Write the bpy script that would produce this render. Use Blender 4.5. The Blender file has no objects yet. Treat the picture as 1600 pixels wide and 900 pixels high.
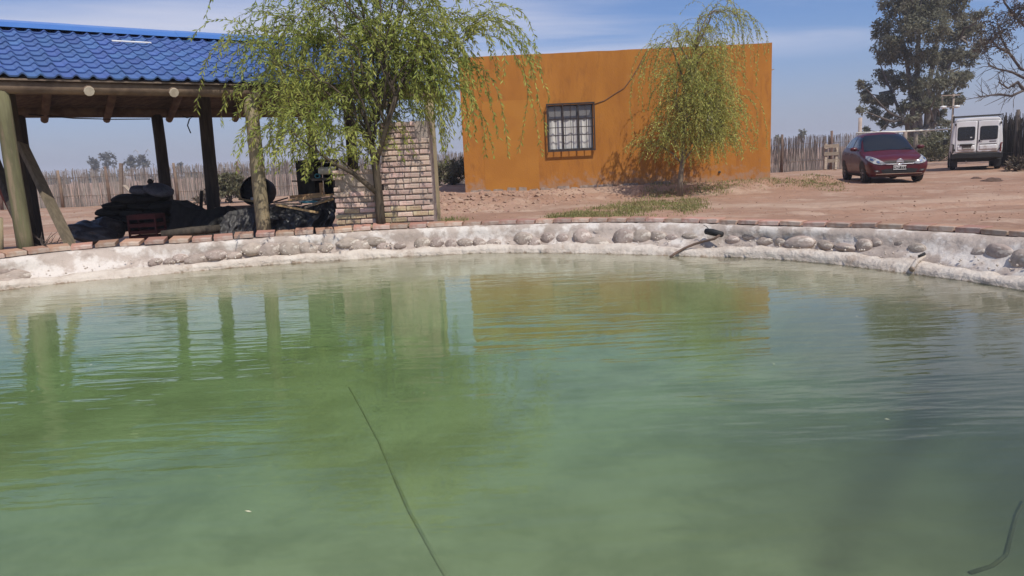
import bpy, bmesh, math, random
import numpy as np
from mathutils import Vector, Matrix, noise
from mathutils.bvhtree import BVHTree

random.seed(7)
S = bpy.context.scene
COL = S.collection
R = math.radians
PI = math.pi

# ------------------------------------------------------------------ camera
CAM = Vector((0.0, 0.0, 1.16))
PITCH, ROLL, FPX = R(9.8), R(2.62), 1155.0
FWD = Vector((0, math.cos(PITCH), -math.sin(PITCH)))
UPV = Vector((0, math.sin(PITCH), math.cos(PITCH)))
XAX = Vector((1, 0, 0))
cr, sr = math.cos(ROLL), math.sin(ROLL)
cam_right = XAX * cr - UPV * sr
cam_up = XAX * sr + UPV * cr
cd = bpy.data.cameras.new('camera')
cd.sensor_width = 36.0
cd.lens = FPX / 1600 * 36.0
cd.clip_start, cd.clip_end = 0.05, 8000
cam = bpy.data.objects.new('camera', cd)
COL.objects.link(cam)
mw = Matrix((cam_right, cam_up, -FWD)).transposed().to_4x4()
mw.translation = CAM
cam.matrix_world = mw
S.camera = cam

# ------------------------------------------------------------------ light
SUN_AZ, SUN_EL = R(150), R(56)
sun_dir = Vector((math.sin(SUN_AZ) * math.cos(SUN_EL), math.cos(SUN_AZ) * math.cos(SUN_EL), math.sin(SUN_EL)))
sl = bpy.data.lights.new('sun', 'SUN')
sl.energy = 3.4
sl.angle = R(0.5)
sl.color = (1.0, 0.95, 0.87)
so = bpy.data.objects.new('sun', sl)
COL.objects.link(so)
so.rotation_euler = sun_dir.to_track_quat('Z', 'Y').to_euler()
S.view_settings.view_transform = 'Standard'
S.view_settings.look = 'None'
S.view_settings.exposure = 0.2
S.view_settings.gamma = 1.0
S.cycles.use_denoising = True
S.cycles.max_bounces = 10
S.cycles.transparent_max_bounces = 12
S.cycles.volume_bounces = 0

# ------------------------------------------------------------------ sky
W = bpy.data.worlds.new('World')
S.world = W
W.use_nodes = True
nt = W.node_tree
nt.nodes.clear()
def wn(t, **k):
    n = nt.nodes.new(t)
    for a, b in k.items():
        setattr(n, a, b)
    return n
sky = wn('ShaderNodeTexSky', sky_type='NISHITA', sun_disc=False, sun_elevation=SUN_EL, sun_rotation=SUN_AZ,
         air_density=1.0, dust_density=0.6, ozone_density=3.0, altitude=600)
tc = wn('ShaderNodeTexCoord')
sep = wn('ShaderNodeSeparateXYZ')
nt.links.new(tc.outputs['Generated'], sep.inputs[0])
# cirrus drawn on a flat layer high above: direction divided by its height
mz = wn('ShaderNodeMath', operation='MAXIMUM'); mz.inputs[1].default_value = 0.02
nt.links.new(sep.outputs['Z'], mz.inputs[0])
dx = wn('ShaderNodeMath', operation='DIVIDE'); dy = wn('ShaderNodeMath', operation='DIVIDE')
nt.links.new(sep.outputs['X'], dx.inputs[0]); nt.links.new(mz.outputs[0], dx.inputs[1])
nt.links.new(sep.outputs['Y'], dy.inputs[0]); nt.links.new(mz.outputs[0], dy.inputs[1])
cmb = wn('ShaderNodeCombineXYZ')
nt.links.new(dx.outputs[0], cmb.inputs[0]); nt.links.new(dy.outputs[0], cmb.inputs[1])
mp = wn('ShaderNodeMapping')
mp.inputs['Rotation'].default_value = (0, 0, R(-12))
mp.inputs['Scale'].default_value = (0.13, 0.30, 1)
mp.inputs['Location'].default_value = (1.3, 0.6, 0)
nt.links.new(cmb.outputs[0], mp.inputs[0])
cn = wn('ShaderNodeTexNoise'); cn.inputs['Scale'].default_value = 1.0
cn.inputs['Detail'].default_value = 6; cn.inputs['Roughness'].default_value = 0.5; cn.inputs['Distortion'].default_value = 0.6
nt.links.new(mp.outputs[0], cn.inputs['Vector'])
cramp = wn('ShaderNodeMapRange', interpolation_type='SMOOTHSTEP')
cramp.inputs['From Min'].default_value = 0.43; cramp.inputs['From Max'].default_value = 0.66
cramp.inputs['To Min'].default_value = 0.0; cramp.inputs['To Max'].default_value = 0.95
nt.links.new(cn.outputs[0], cramp.inputs[0])
# haze that thickens towards the horizon, the same all round
hz = wn('ShaderNodeMapRange', interpolation_type='SMOOTHERSTEP')
hz.inputs['From Min'].default_value = 0.20; hz.inputs['From Max'].default_value = -0.06
hz.inputs['To Min'].default_value = 0.0; hz.inputs['To Max'].default_value = 0.92
nt.links.new(sep.outputs['Z'], hz.inputs[0])
tint = wn('ShaderNodeMix', data_type='RGBA', blend_type='MULTIPLY')
tint.inputs[0].default_value = 1.0
tint.inputs[7].default_value = (0.60, 0.71, 0.95, 1)
nt.links.new(sky.outputs[0], tint.inputs[6])
m1 = wn('ShaderNodeMix', data_type='RGBA')
nt.links.new(hz.outputs[0], m1.inputs[0]); nt.links.new(tint.outputs[2], m1.inputs[6])
m1.inputs[7].default_value = (3.05, 3.1, 4.1, 1)
m2 = wn('ShaderNodeMix', data_type='RGBA')
cf = wn('ShaderNodeMapRange', interpolation_type='SMOOTHSTEP')
cf.inputs['From Min'].default_value = 0.09; cf.inputs['From Max'].default_value = 0.15
nt.links.new(sep.outputs['Z'], cf.inputs[0])
cmul = wn('ShaderNodeMath', operation='MULTIPLY')
nt.links.new(cramp.outputs[0], cmul.inputs[0]); nt.links.new(cf.outputs[0], cmul.inputs[1])
nt.links.new(cmul.outputs[0], m2.inputs[0]); nt.links.new(m1.outputs[2], m2.inputs[6])
m2.inputs[7].default_value = (5.7, 5.9, 7.1, 1)
bg = wn('ShaderNodeBackground'); bg.inputs['Strength'].default_value = 0.10
nt.links.new(m2.outputs[2], bg.inputs[0])
wo = wn('ShaderNodeOutputWorld')
nt.links.new(bg.outputs[0], wo.inputs[0])

# ------------------------------------------------------------------ helpers
def ray(px, py):
    a, b = (px - 800) / FPX, (450 - py) / FPX
    return XAX * (a * cr + b * sr) + UPV * (-a * sr + b * cr) + FWD

def at(px, py, Y=None, z=None):
    """A point of the place seen at (px, py), at distance Y ahead or at height z."""
    d = ray(px, py)
    t = (Y - CAM.y) / d.y if Y is not None else (z - CAM.z) / d.z
    return CAM + d * t

def sstep(a, b, x):
    t = min(1, max(0, (x - a) / (b - a)))
    return t * t * (3 - 2 * t)

def nz(x, y, z=0.0, s=1.0):
    return noise.noise(Vector((x * s, y * s, z)))

ORG = {}

def tag(o, label=None, cat=None, group=None, kind=None):
    for k, v in (('label', label), ('category', cat), ('group', group), ('kind', kind)):
        if v:
            o[k] = v
    return o

def thing(name, loc, label, cat, group=None, rz=0.0):
    o = bpy.data.objects.new(name, None)
    o.empty_display_size = 0.2
    COL.objects.link(o)
    o.location = loc
    o.rotation_euler = (0, 0, rz)
    ORG[o.name] = Vector(loc) if rz == 0 else Vector((0, 0, 0))
    return tag(o, label, cat, group)

def link_mesh(name, me, m, parent=None, loc=(0, 0, 0), rot=None, scale=None):
    o = bpy.data.objects.new(name, me)
    COL.objects.link(o)
    if m is not None and not me.materials:
        me.materials.append(m)
    if parent is not None:
        o.parent = parent
        ORG[o.name] = ORG.get(parent.name, Vector((0, 0, 0)))
        o.location = Vector(loc) - ORG[o.name]
    else:
        o.location = loc
        ORG[o.name] = Vector(loc)
    if rot is not None:
        if isinstance(rot, Matrix):
            o.rotation_euler = rot.to_euler()
        else:
            o.rotation_euler = rot
    if scale is not None:
        o.scale = scale
    return o

class MB:
    def __init__(s):
        s.v, s.f = [], []
    def add(s, vs, fs):
        n = len(s.v)
        s.v += [tuple(p) for p in vs]
        s.f += [tuple(i + n for i in f) for f in fs]
        return s
    def box(s, c, size, rot=None, taper=1.0):
        hx, hy, hz_ = size[0] / 2, size[1] / 2, size[2] / 2
        vs = []
        for z in (-1, 1):
            k = taper if z > 0 else 1
            for x, y in ((-1, -1), (1, -1), (1, 1), (-1, 1)):
                p = Vector((x * hx * k, y * hy * k, z * hz_))
                if rot is not None:
                    p = rot @ p
                vs.append(Vector(c) + p)
        return s.add(vs, [(3, 2, 1, 0), (4, 5, 6, 7), (0, 1, 5, 4), (1, 2, 6, 5), (2, 3, 7, 6), (3, 0, 4, 7)])
    def bar(s, a, b, w, h, up=Vector((0, 0, 1))):
        a, b = Vector(a), Vector(b)
        d = (b - a)
        L = d.length
        d.normalize()
        sx = d.cross(up)
        if sx.length < 1e-4:
            sx = d.cross(Vector((1, 0, 0)))
        sx.normalize()
        u = sx.cross(d)
        rot = Matrix((d, sx, u)).transposed()
        return s.box((a + b) / 2, (L, w, h), rot)
    def tube(s, pts, rad, n=8, cap=True):
        pts = [Vector(p) for p in pts]
        if not isinstance(rad, (list, tuple)):
            rad = [rad] * len(pts)
        base = len(s.v)
        prev = None
        for i, p in enumerate(pts):
            d = pts[min(i + 1, len(pts) - 1)] - pts[max(i - 1, 0)]
            if d.length < 1e-7:
                d = Vector((0, 0, 1))
            d.normalize()
            if prev is None:
                ref = Vector((0, 0, 1)) if abs(d.z) < 0.9 else Vector((1, 0, 0))
                u = d.cross(ref)
            else:
                u = prev - d * prev.dot(d)
            u.normalize()
            prev = u
            w = d.cross(u)
            for k in range(n):
                a = 2 * PI * k / n
                s.v.append(tuple(p + (u * math.cos(a) + w * math.sin(a)) * rad[i]))
        for i in range(len(pts) - 1):
            for k in range(n):
                k2 = (k + 1) % n
                s.f.append((base + i * n + k, base + i * n + k2, base + (i + 1) * n + k2, base + (i + 1) * n + k))
        if cap:
            s.f.append(tuple(base + k for k in range(n))[::-1])
            s.f.append(tuple(base + (len(pts) - 1) * n + k for k in range(n)))
        return s
    def loft(s, rings, closed=True, cap=True):
        n = len(rings[0])
        b = len(s.v)
        for r in rings:
            s.v += [tuple(p) for p in r]
        for i in range(len(rings) - 1):
            for k in range(n if closed else n - 1):
                k2 = (k + 1) % n
                s.f.append((b + i * n + k, b + i * n + k2, b + (i + 1) * n + k2, b + (i + 1) * n + k))
        if cap and closed:
            s.f.append(tuple(b + k for k in range(n))[::-1])
            s.f.append(tuple(b + (len(rings) - 1) * n + k for k in range(n)))
        return s
    def mesh(s, name, org=Vector((0, 0, 0)), smooth=False, fix=True):
        me = bpy.data.meshes.new(name)
        me.from_pydata([(p[0] - org[0], p[1] - org[1], p[2] - org[2]) for p in s.v], [], s.f)
        if fix:
            bm = bmesh.new()
            bm.from_mesh(me)
            bmesh.ops.recalc_face_normals(bm, faces=bm.faces)
            bm.to_mesh(me)
            bm.free()
        if smooth:
            me.polygons.foreach_set('use_smooth', [True] * len(me.polygons))
        me.update()
        return me
    def build(s, name, m, parent=None, smooth=False, org=None, fix=True, bevel=0):
        if parent is not None:
            o_ = ORG.get(parent.name, Vector((0, 0, 0)))
        else:
            o_ = Vector(org) if org is not None else Vector((0, 0, 0))
        me = s.mesh(name, o_, smooth, fix)
        o = bpy.data.objects.new(name, me)
        COL.objects.link(o)
        me.materials.append(m)
        if parent is not None:
            o.parent = parent
            ORG[o.name] = o_
        else:
            o.location = o_
            ORG[o.name] = o_
        if bevel:
            bv = o.modifiers.new('bevel', 'BEVEL')
            bv.width = bevel
            bv.segments = 2
            bv.limit_method = 'ANGLE'
        return o

def blob(sub=3, amp=0.15, seed=0, freq=1.3, flat=1.0):
    bm = bmesh.new()
    bmesh.ops.create_icosphere(bm, subdivisions=sub, radius=1.0)
    for v in bm.verts:
        n = noise.noise(v.co * freq + Vector((seed * 7.1, seed * 3.3, 0)))
        n2 = noise.noise(v.co * freq * 2.7 + Vector((seed * 1.1, 9, 0)))
        v.co *= 1 + amp * n + amp * 0.35 * n2
        v.co.z *= flat
    me = bpy.data.meshes.new('blob')
    bm.to_mesh(me)
    bm.free()
    me.polygons.foreach_set('use_smooth', [True] * len(me.polygons))
    return me

# ------------------------------------------------------------------ materials
def lerp3(a, b, t):
    return tuple(a[i] + (b[i] - a[i]) * t for i in range(3))

def M(name, c1, c2=None, scale=4.0, rough=0.85, bump=0.0, bscale=30.0, rnd=0.0, metal=0.0, spec=0.3, stretch=(1, 1, 1),
      detail=6.0, coat=0.0, c3=None, scale3=1.0, lo=0.35, hi=0.65, lo3=0.5, hi3=0.65, island=0.0, bdist=0.02, coord='Object'):
    m = bpy.data.materials.new(name)
    m.use_nodes = True
    t = m.node_tree
    b = t.nodes['Principled BSDF']
    b.inputs['Roughness'].default_value = rough
    b.inputs['Metallic'].default_value = metal
    b.inputs['Specular IOR Level'].default_value = spec
    b.inputs['Coat Weight'].default_value = coat
    b.inputs['Coat Roughness'].default_value = 0.04
    N, L = t.nodes.new, t.links.new
    c2 = c2 or tuple(x * 0.75 for x in c1)
    tcd = N('ShaderNodeTexCoord')
    mpn = N('ShaderNodeMapping')
    mpn.inputs['Scale'].default_value = stretch
    L(tcd.outputs[coord], mpn.inputs[0])
    def nzn(sc, det=detail):
        n = N('ShaderNodeTexNoise')
        n.inputs['Scale'].default_value = sc
        n.inputs['Detail'].default_value = det
        n.inputs['Roughness'].default_value = 0.6
        L(mpn.outputs[0], n.inputs['Vector'])
        return n
    def rng(src, a, b_):
        r = N('ShaderNodeMapRange')
        r.interpolation_type = 'SMOOTHSTEP'
        r.inputs['From Min'].default_value = a
        r.inputs['From Max'].default_value = b_
        L(src, r.inputs[0])
        return r.outputs[0]
    mx = N('ShaderNodeMix'); mx.data_type = 'RGBA'
    mx.inputs[6].default_value = (*c1, 1)
    mx.inputs[7].default_value = (*c2, 1)
    L(rng(nzn(scale).outputs[0], lo, hi), mx.inputs[0])
    out = mx.outputs[2]
    if c3:
        mx3 = N('ShaderNodeMix'); mx3.data_type = 'RGBA'
        L(out, mx3.inputs[6])
        mx3.inputs[7].default_value = (*c3, 1)
        L(rng(nzn(scale3).outputs[0], lo3, hi3), mx3.inputs[0])
        out = mx3.outputs[2]
    if rnd or island:
        if island:
            src = N('ShaderNodeNewGeometry').outputs['Random Per Island']
        else:
            src = N('ShaderNodeObjectInfo').outputs['Random']
        k = island or rnd
        mr = N('ShaderNodeMapRange')
        mr.inputs['To Min'].default_value = 1 - k
        mr.inputs['To Max'].default_value = 1 + k
        L(src, mr.inputs[0])
        hs = N('ShaderNodeHueSaturation')
        L(out, hs.inputs['Color'])
        L(mr.outputs[0], hs.inputs['Value'])
        mr2 = N('ShaderNodeMapRange')
        mr2.inputs['To Min'].default_value = 0.5 + k * 0.06
        mr2.inputs['To Max'].default_value = 0.5 - k * 0.06
        w = N('ShaderNodeMath'); w.operation = 'FRACT'
        w0 = N('ShaderNodeMath'); w0.operation = 'MULTIPLY'; w0.inputs[1].default_value = 7.31
        L(src, w0.inputs[0]); L(w0.outputs[0], w.inputs[0]); L(w.outputs[0], mr2.inputs[0])
        L(mr2.outputs[0], hs.inputs['Hue'])
        out = hs.outputs[0]
    L(out, b.inputs['Base Color'])
    if bump:
        bp = N('ShaderNodeBump')
        bp.inputs['Strength'].default_value = bump
        bp.inputs['Distance'].default_value = bdist
        L(nzn(bscale, 8).outputs[0], bp.inputs['Height'])
        L(bp.outputs[0], b.inputs['Normal'])
    return m

def leaf_mat(name, c1, c2, isl=0.35, trans=0.35, scale=1.2):
    m = M(name, c1, c2, scale=scale, rough=0.6, spec=0.25, island=isl)
    t = m.node_tree
    b = t.nodes['Principled BSDF']
    src = b.inputs['Base Color'].links[0].from_socket
    tr = t.nodes.new('ShaderNodeBsdfTranslucent')
    t.links.new(src, tr.inputs['Color'])
    ms = t.nodes.new('ShaderNodeMixShader')
    ms.inputs[0].default_value = trans
    t.links.new(b.outputs[0], ms.inputs[1])
    t.links.new(tr.outputs[0], ms.inputs[2])
    t.links.new(ms.outputs[0], t.nodes['Material Output'].inputs['Surface'])
    return m

def glass_mat(name, tint_c, gl=0.12, rough=0.02):
    m = bpy.data.materials.new(name)
    m.use_nodes = True
    t = m.node_tree
    t.nodes.clear()
    tr = t.nodes.new('ShaderNodeBsdfTransparent'); tr.inputs[0].default_value = (*tint_c, 1)
    g = t.nodes.new('ShaderNodeBsdfGlossy'); g.inputs['Roughness'].default_value = rough
    ms = t.nodes.new('ShaderNodeMixShader')
    o = t.nodes.new('ShaderNodeOutputMaterial')
    ms.inputs[0].default_value = gl
    t.links.new(tr.outputs[0], ms.inputs[1]); t.links.new(g.outputs[0], ms.inputs[2])
    t.links.new(ms.outputs[0], o.inputs['Surface'])
    return m

DIRT = M('dirt', (0.385, 0.23, 0.155), (0.275, 0.16, 0.105), scale=0.45, bump=0.75, bscale=7, c3=(0.45, 0.31, 0.225), scale3=0.9, lo3=0.48, hi3=0.68, bdist=0.06)
CLOD = M('clod', (0.37, 0.24, 0.17), (0.30, 0.19, 0.135), scale=9, bump=0.5, bscale=40, island=0.12)
LIME = M('lime_wash', (0.66, 0.585, 0.50), (0.53, 0.45, 0.375), scale=6, bump=1.0, bscale=16, c3=(0.42, 0.33, 0.26), scale3=3.5, lo3=0.55, hi3=0.68, bdist=.03)
CONC = M('rim_concrete', (0.50, 0.42, 0.36), (0.38, 0.31, 0.26), scale=2.6, bump=0.9, bscale=14, c3=(0.66, 0.60, 0.54), scale3=4.0, lo3=0.46, hi3=0.60)
STONE = M('river_stone', (0.40, 0.325, 0.275), (0.30, 0.24, 0.20), scale=1.6, bump=0.45, bscale=4, rnd=0.18, c3=(0.56, 0.49, 0.42), scale3=1.1, lo3=0.52, hi3=0.62)
COPE = M('coping_brick', (0.43, 0.245, 0.175), (0.36, 0.195, 0.14), scale=5, bump=0.4, bscale=20, rnd=0.22, c3=(0.50, 0.39, 0.32), scale3=3, lo3=0.48, hi3=0.66)
BRICK = M('wall_brick', (0.64, 0.48, 0.40), (0.56, 0.38, 0.31), scale=9, bump=0.5, bscale=35, rnd=0.25, c3=(0.55, 0.46, 0.38), scale3=14, lo3=0.52, hi3=0.7)
BRICKY = M('yellow_brick', (0.56, 0.47, 0.30), (0.45, 0.33, 0.20), scale=9, bump=0.5, bscale=35, rnd=0.2, c3=(0.5, 0.36, 0.28), scale3=14, lo3=0.55, hi3=0.7)
MORTAR = M('mortar', (0.40, 0.32, 0.27), (0.28, 0.22, 0.185), scale=10, bump=0.7, bscale=30)
PLASTER = M('grey_plaster', (0.48, 0.38, 0.32), (0.38, 0.30, 0.25), scale=7, bump=0.4, bscale=25)
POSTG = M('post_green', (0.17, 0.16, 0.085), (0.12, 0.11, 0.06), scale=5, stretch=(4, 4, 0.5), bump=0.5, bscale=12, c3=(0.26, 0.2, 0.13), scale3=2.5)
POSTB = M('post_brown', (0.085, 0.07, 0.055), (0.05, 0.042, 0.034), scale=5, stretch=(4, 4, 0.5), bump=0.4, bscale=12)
POSTY = M('post_grey_wood', (0.33, 0.27, 0.165), (0.23, 0.19, 0.12), scale=5, stretch=(5, 5, 0.5), bump=0.5, bscale=12, c3=(0.37, 0.29, 0.17), scale3=3)
BEAM = M('beam_wood', (0.22, 0.155, 0.105), (0.13, 0.09, 0.065), scale=4, bump=0.4, bscale=15)
ENDG = M('cut_log_end', (0.62, 0.54, 0.42), (0.48, 0.4, 0.3), scale=12)
UNDER = M('roof_underside', (0.22, 0.16, 0.115), (0.13, 0.095, 0.075), scale=6, stretch=(1, 5, 5))
BLUE = M('blue_tile_paint', (0.07, 0.135, 0.335), (0.09, 0.155, 0.33), scale=3, rough=0.55, spec=0.4, rnd=0.14, c3=(0.19, 0.22, 0.33), scale3=8, lo3=0.55, hi3=0.8)
BLUES = M('blue_sheet_paint', (0.07, 0.135, 0.335), (0.09, 0.155, 0.33), scale=3, rough=0.45, spec=0.45, island=0.09)
RIDGE = M('ridge_blue', (0.05, 0.15, 0.42), (0.06, 0.17, 0.44), scale=4, rough=0.6, spec=0.5)
ORANGE = M('orange_render', (0.45, 0.185, 0.032), (0.385, 0.15, 0.026), scale=1.1, stretch=(1.4, 1.4, 0.5), bump=0.35, bscale=28, c3=(0.33, 0.13, 0.027), scale3=3.6, lo3=0.5, hi3=0.72, rough=0.9)
ORANGEP = M('orange_patch', (0.445, 0.188, 0.031), (0.40, 0.162, 0.027), scale=1.4, bump=0.3, bscale=28)
WHITEP = M('white_paint', (0.78, 0.77, 0.74), (0.66, 0.65, 0.62), scale=3, rough=0.6)
CURT = M('white_curtain', (0.80, 0.77, 0.72), (0.74, 0.70, 0.65), scale=4)
BLIND = M('grey_blind', (0.24, 0.22, 0.21), (0.20, 0.185, 0.18), scale=20, stretch=(6, 1, 0.5))
IRON = M('black_iron', (0.03, 0.028, 0.028), (0.05, 0.035, 0.03), scale=10, rough=0.55)
FOOT = M('footing_rubble', (0.38, 0.30, 0.25), (0.24, 0.18, 0.14), scale=6, bump=0.9, bscale=12)
TARP = M('black_plastic', (0.030, 0.030, 0.034), (0.045, 0.044, 0.047), scale=6, rough=0.38, spec=0.55, bump=0.35, bscale=7, bdist=0.05)
TARPG = M('dusty_plastic', (0.085, 0.08, 0.078), (0.05, 0.05, 0.05), scale=5, rough=0.5, spec=0.45, bump=0.4, bscale=7, bdist=0.05)
SACK = M('dark_sack', (0.026, 0.026, 0.025), (0.018, 0.018, 0.017), scale=7, bump=0.5, bscale=20, rnd=0.3)
SACKB = M('blue_grey_sack', (0.12, 0.13, 0.155), (0.07, 0.075, 0.09), scale=7, bump=0.5, bscale=10, rough=0.6)
REDCR = M('dull_red_plastic', (0.085, 0.022, 0.02), (0.06, 0.018, 0.017), scale=8, rough=0.6)
PLANK = M('raw_plank', (0.55, 0.36, 0.19), (0.45, 0.28, 0.14), scale=6, stretch=(1, 6, 6), rnd=0.25, bump=0.2, bscale=20)
OLDPL = M('grey_plank', (0.34, 0.27, 0.21), (0.24, 0.19, 0.15), scale=6, stretch=(1, 6, 6), rnd=0.25, bump=0.3, bscale=20)
PVC = M('white_pvc', (0.78, 0.74, 0.64), (0.66, 0.62, 0.53), scale=4, rough=0.45)
TEAL = M('teal_plastic', (0.08, 0.27, 0.33), (0.06, 0.2, 0.26), scale=5, rough=0.5)
BLACK = M('black_rubber', (0.022, 0.022, 0.023), (0.032, 0.031, 0.03), scale=8, rough=0.7)
BLKMET = M('soot_black', (0.018, 0.017, 0.016), (0.03, 0.026, 0.023), scale=6, rough=0.8)
HOSEB = M('brown_hose', (0.16, 0.10, 0.07), (0.12, 0.08, 0.06), scale=8, rough=0.6)
CANE = M('cane', (0.33, 0.285, 0.255), (0.26, 0.22, 0.195), scale=0.5, island=0.42, c3=(0.15, 0.11, 0.095), scale3=0.35, lo3=0.58, hi3=0.72)
CANED = M('dark_brushwood', (0.085, 0.07, 0.06), (0.055, 0.045, 0.04), scale=0.8, island=0.4)
FPOST = M('fence_post_wood', (0.22, 0.15, 0.11), (0.15, 0.10, 0.078), scale=3, rnd=0.2)
BARK = M('willow_bark', (0.10, 0.075, 0.05), (0.06, 0.045, 0.032), scale=6, stretch=(3, 3, 0.6), bump=0.7, bscale=14)
BARKP = M('pale_bark', (0.27, 0.22, 0.16), (0.18, 0.14, 0.1), scale=6, stretch=(3, 3, 0.6), bump=0.5, bscale=14)
BARKE = M('gum_bark', (0.19, 0.165, 0.14), (0.11, 0.09, 0.078), scale=0.8, stretch=(2, 2, 0.4), bump=0.5, bscale=4)
BARKD = M('dry_bark', (0.13, 0.105, 0.09), (0.09, 0.07, 0.06), scale=2)
WLEAF = leaf_mat('willow_leaf', (0.47, 0.49, 0.125), (0.33, 0.385, 0.09), 0.28, 0.5)
WLEAF2 = leaf_mat('willow_leaf_olive', (0.54, 0.53, 0.145), (0.43, 0.45, 0.12), 0.28, 0.5)
GLEAF = leaf_mat('gum_leaf', (0.19, 0.19, 0.125), (0.235, 0.22, 0.155), 0.22, 0.4, scale=0.25)
SHRUB = leaf_mat('shrub_leaf', (0.165, 0.155, 0.085), (0.115, 0.11, 0.062), 0.35, 0.2)
DRYLF = leaf_mat('dry_leaf', (0.16, 0.125, 0.09), (0.11, 0.09, 0.07), 0.35, 0.2)
FARLF = leaf_mat('far_leaf', (0.12, 0.115, 0.09), (0.10, 0.095, 0.08), 0.2, 0.2)
GRASS = leaf_mat('grass_blade', (0.23, 0.245, 0.08), (0.33, 0.28, 0.13), 0.35, 0.3, scale=1.5)
CARRED = M('wine_red_paint', (0.085, 0.006, 0.011), (0.075, 0.006, 0.011), rough=0.5, spec=0.3, coat=0.3, scale=3, c3=(0.13, 0.05, 0.045), scale3=2, lo3=0.64, hi3=0.9)
CGLASS = M('car_glass', (0.012, 0.014, 0.018), (0.016, 0.018, 0.02), rough=0.07, spec=0.6)
CHROME = M('chrome', (0.75, 0.75, 0.75), (0.65, 0.65, 0.65), rough=0.18, metal=1.0)
LAMPG = M('headlight_lens', (0.48, 0.48, 0.47), (0.2, 0.2, 0.2), rough=0.15, spec=0.5, scale=9, coat=0.5)
TAILR = M('tail_light_red', (0.22, 0.03, 0.02), (0.17, 0.025, 0.02), rough=0.2, coat=0.6, scale=5)
ALLOY = M('alloy_rim', (0.35, 0.35, 0.36), (0.25, 0.25, 0.25), rough=0.35, metal=0.9)
VANW = M('van_white', (0.84, 0.83, 0.80), (0.78, 0.76, 0.72), scale=2, rough=0.4, spec=0.5, coat=0.3, c3=(0.55, 0.49, 0.42), scale3=2.4, lo3=0.62, hi3=0.85)
DGREY = M('dark_grey_plastic', (0.05, 0.048, 0.046), (0.07, 0.062, 0.056), scale=5, rough=0.65)
STEEL = M('grey_steel', (0.33, 0.32, 0.31), (0.25, 0.24, 0.23), scale=5, rough=0.5, metal=0.4)
ALGAE = M('dark_algae', (0.40, 0.36, 0.28), (0.46, 0.42, 0.33), scale=6)
ROOTM = M('dark_silt_strip', (0.10, 0.085, 0.06), (0.15, 0.125, 0.09), scale=6)

def add_layer(m, col, scale, lo, hi, amount=1.0, stretch=(1, 1, 1), zr=None, detail=8):
    """stain or dust of another colour laid over a material in patches, optionally only between two heights"""
    t = m.node_tree
    b = t.nodes['Principled BSDF']
    src = b.inputs['Base Color'].links[0].from_socket
    N, L = t.nodes.new, t.links.new
    tcd = N('ShaderNodeTexCoord'); mpn = N('ShaderNodeMapping'); mpn.inputs['Scale'].default_value = stretch
    L(tcd.outputs['Object'], mpn.inputs[0])
    n = N('ShaderNodeTexNoise'); n.inputs['Scale'].default_value = scale; n.inputs['Detail'].default_value = detail; n.inputs['Roughness'].default_value = 0.65
    L(mpn.outputs[0], n.inputs['Vector'])
    fac = n.outputs[0]
    if zr:
        sp_ = N('ShaderNodeSeparateXYZ'); L(tcd.outputs['Object'], sp_.inputs[0])
        zz = N('ShaderNodeMapRange'); zz.inputs['From Min'].default_value = zr[0]; zz.inputs['From Max'].default_value = zr[1]
        zz.inputs['To Min'].default_value = 0.0; zz.inputs['To Max'].default_value = zr[2]
        L(sp_.outputs['Z'], zz.inputs[0])
        ad = N('ShaderNodeMath'); ad.operation = 'ADD'
        L(fac, ad.inputs[0]); L(zz.outputs[0], ad.inputs[1]); fac = ad.outputs[0]
    r = N('ShaderNodeMapRange'); r.interpolation_type = 'SMOOTHSTEP'
    r.inputs['From Min'].default_value = lo; r.inputs['From Max'].default_value = hi; r.inputs['To Max'].default_value = amount
    L(fac, r.inputs[0])
    mx = N('ShaderNodeMix'); mx.data_type = 'RGBA'
    L(r.outputs[0], mx.inputs[0]); L(src, mx.inputs[6]); mx.inputs[7].default_value = (*col, 1)
    L(mx.outputs[2], b.inputs['Base Color'])
add_layer(DIRT, (0.20, 0.115, 0.075), 5.0, 0.52, 0.75, 0.7)
add_layer(DIRT, (0.47, 0.34, 0.25), 0.22, 0.5, 0.62, 0.55, stretch=(0.5, 1.6, 1))
add_layer(ORANGE, (0.27, 0.095, 0.02), 2.4, 0.55, 0.78, 0.75, stretch=(2.2, 2.2, 0.16))
add_layer(ORANGE, (0.50, 0.24, 0.06), 1.3, 0.55, 0.75, 0.5)
add_layer(ORANGE, (0.36, 0.22, 0.14), 5.0, 0.62, 0.85, 0.85, zr=(0.75, 0.0, 0.36))
add_layer(LIME, (0.27, 0.19, 0.13), 9.0, 0.75, 0.9, 0.8, zr=(0.05, -0.02, 0.4))
add_layer(CONC, (0.28, 0.225, 0.19), 7.0, 0.56, 0.7, 0.7)
add_layer(BLUE, (0.17, 0.205, 0.28), 2.0, 0.56, 0.8, 0.5)
add_layer(VANW, (0.36, 0.29, 0.22), 4.0, 0.62, 0.85, 0.8, zr=(0.95, 0.45, 0.35))

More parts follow.
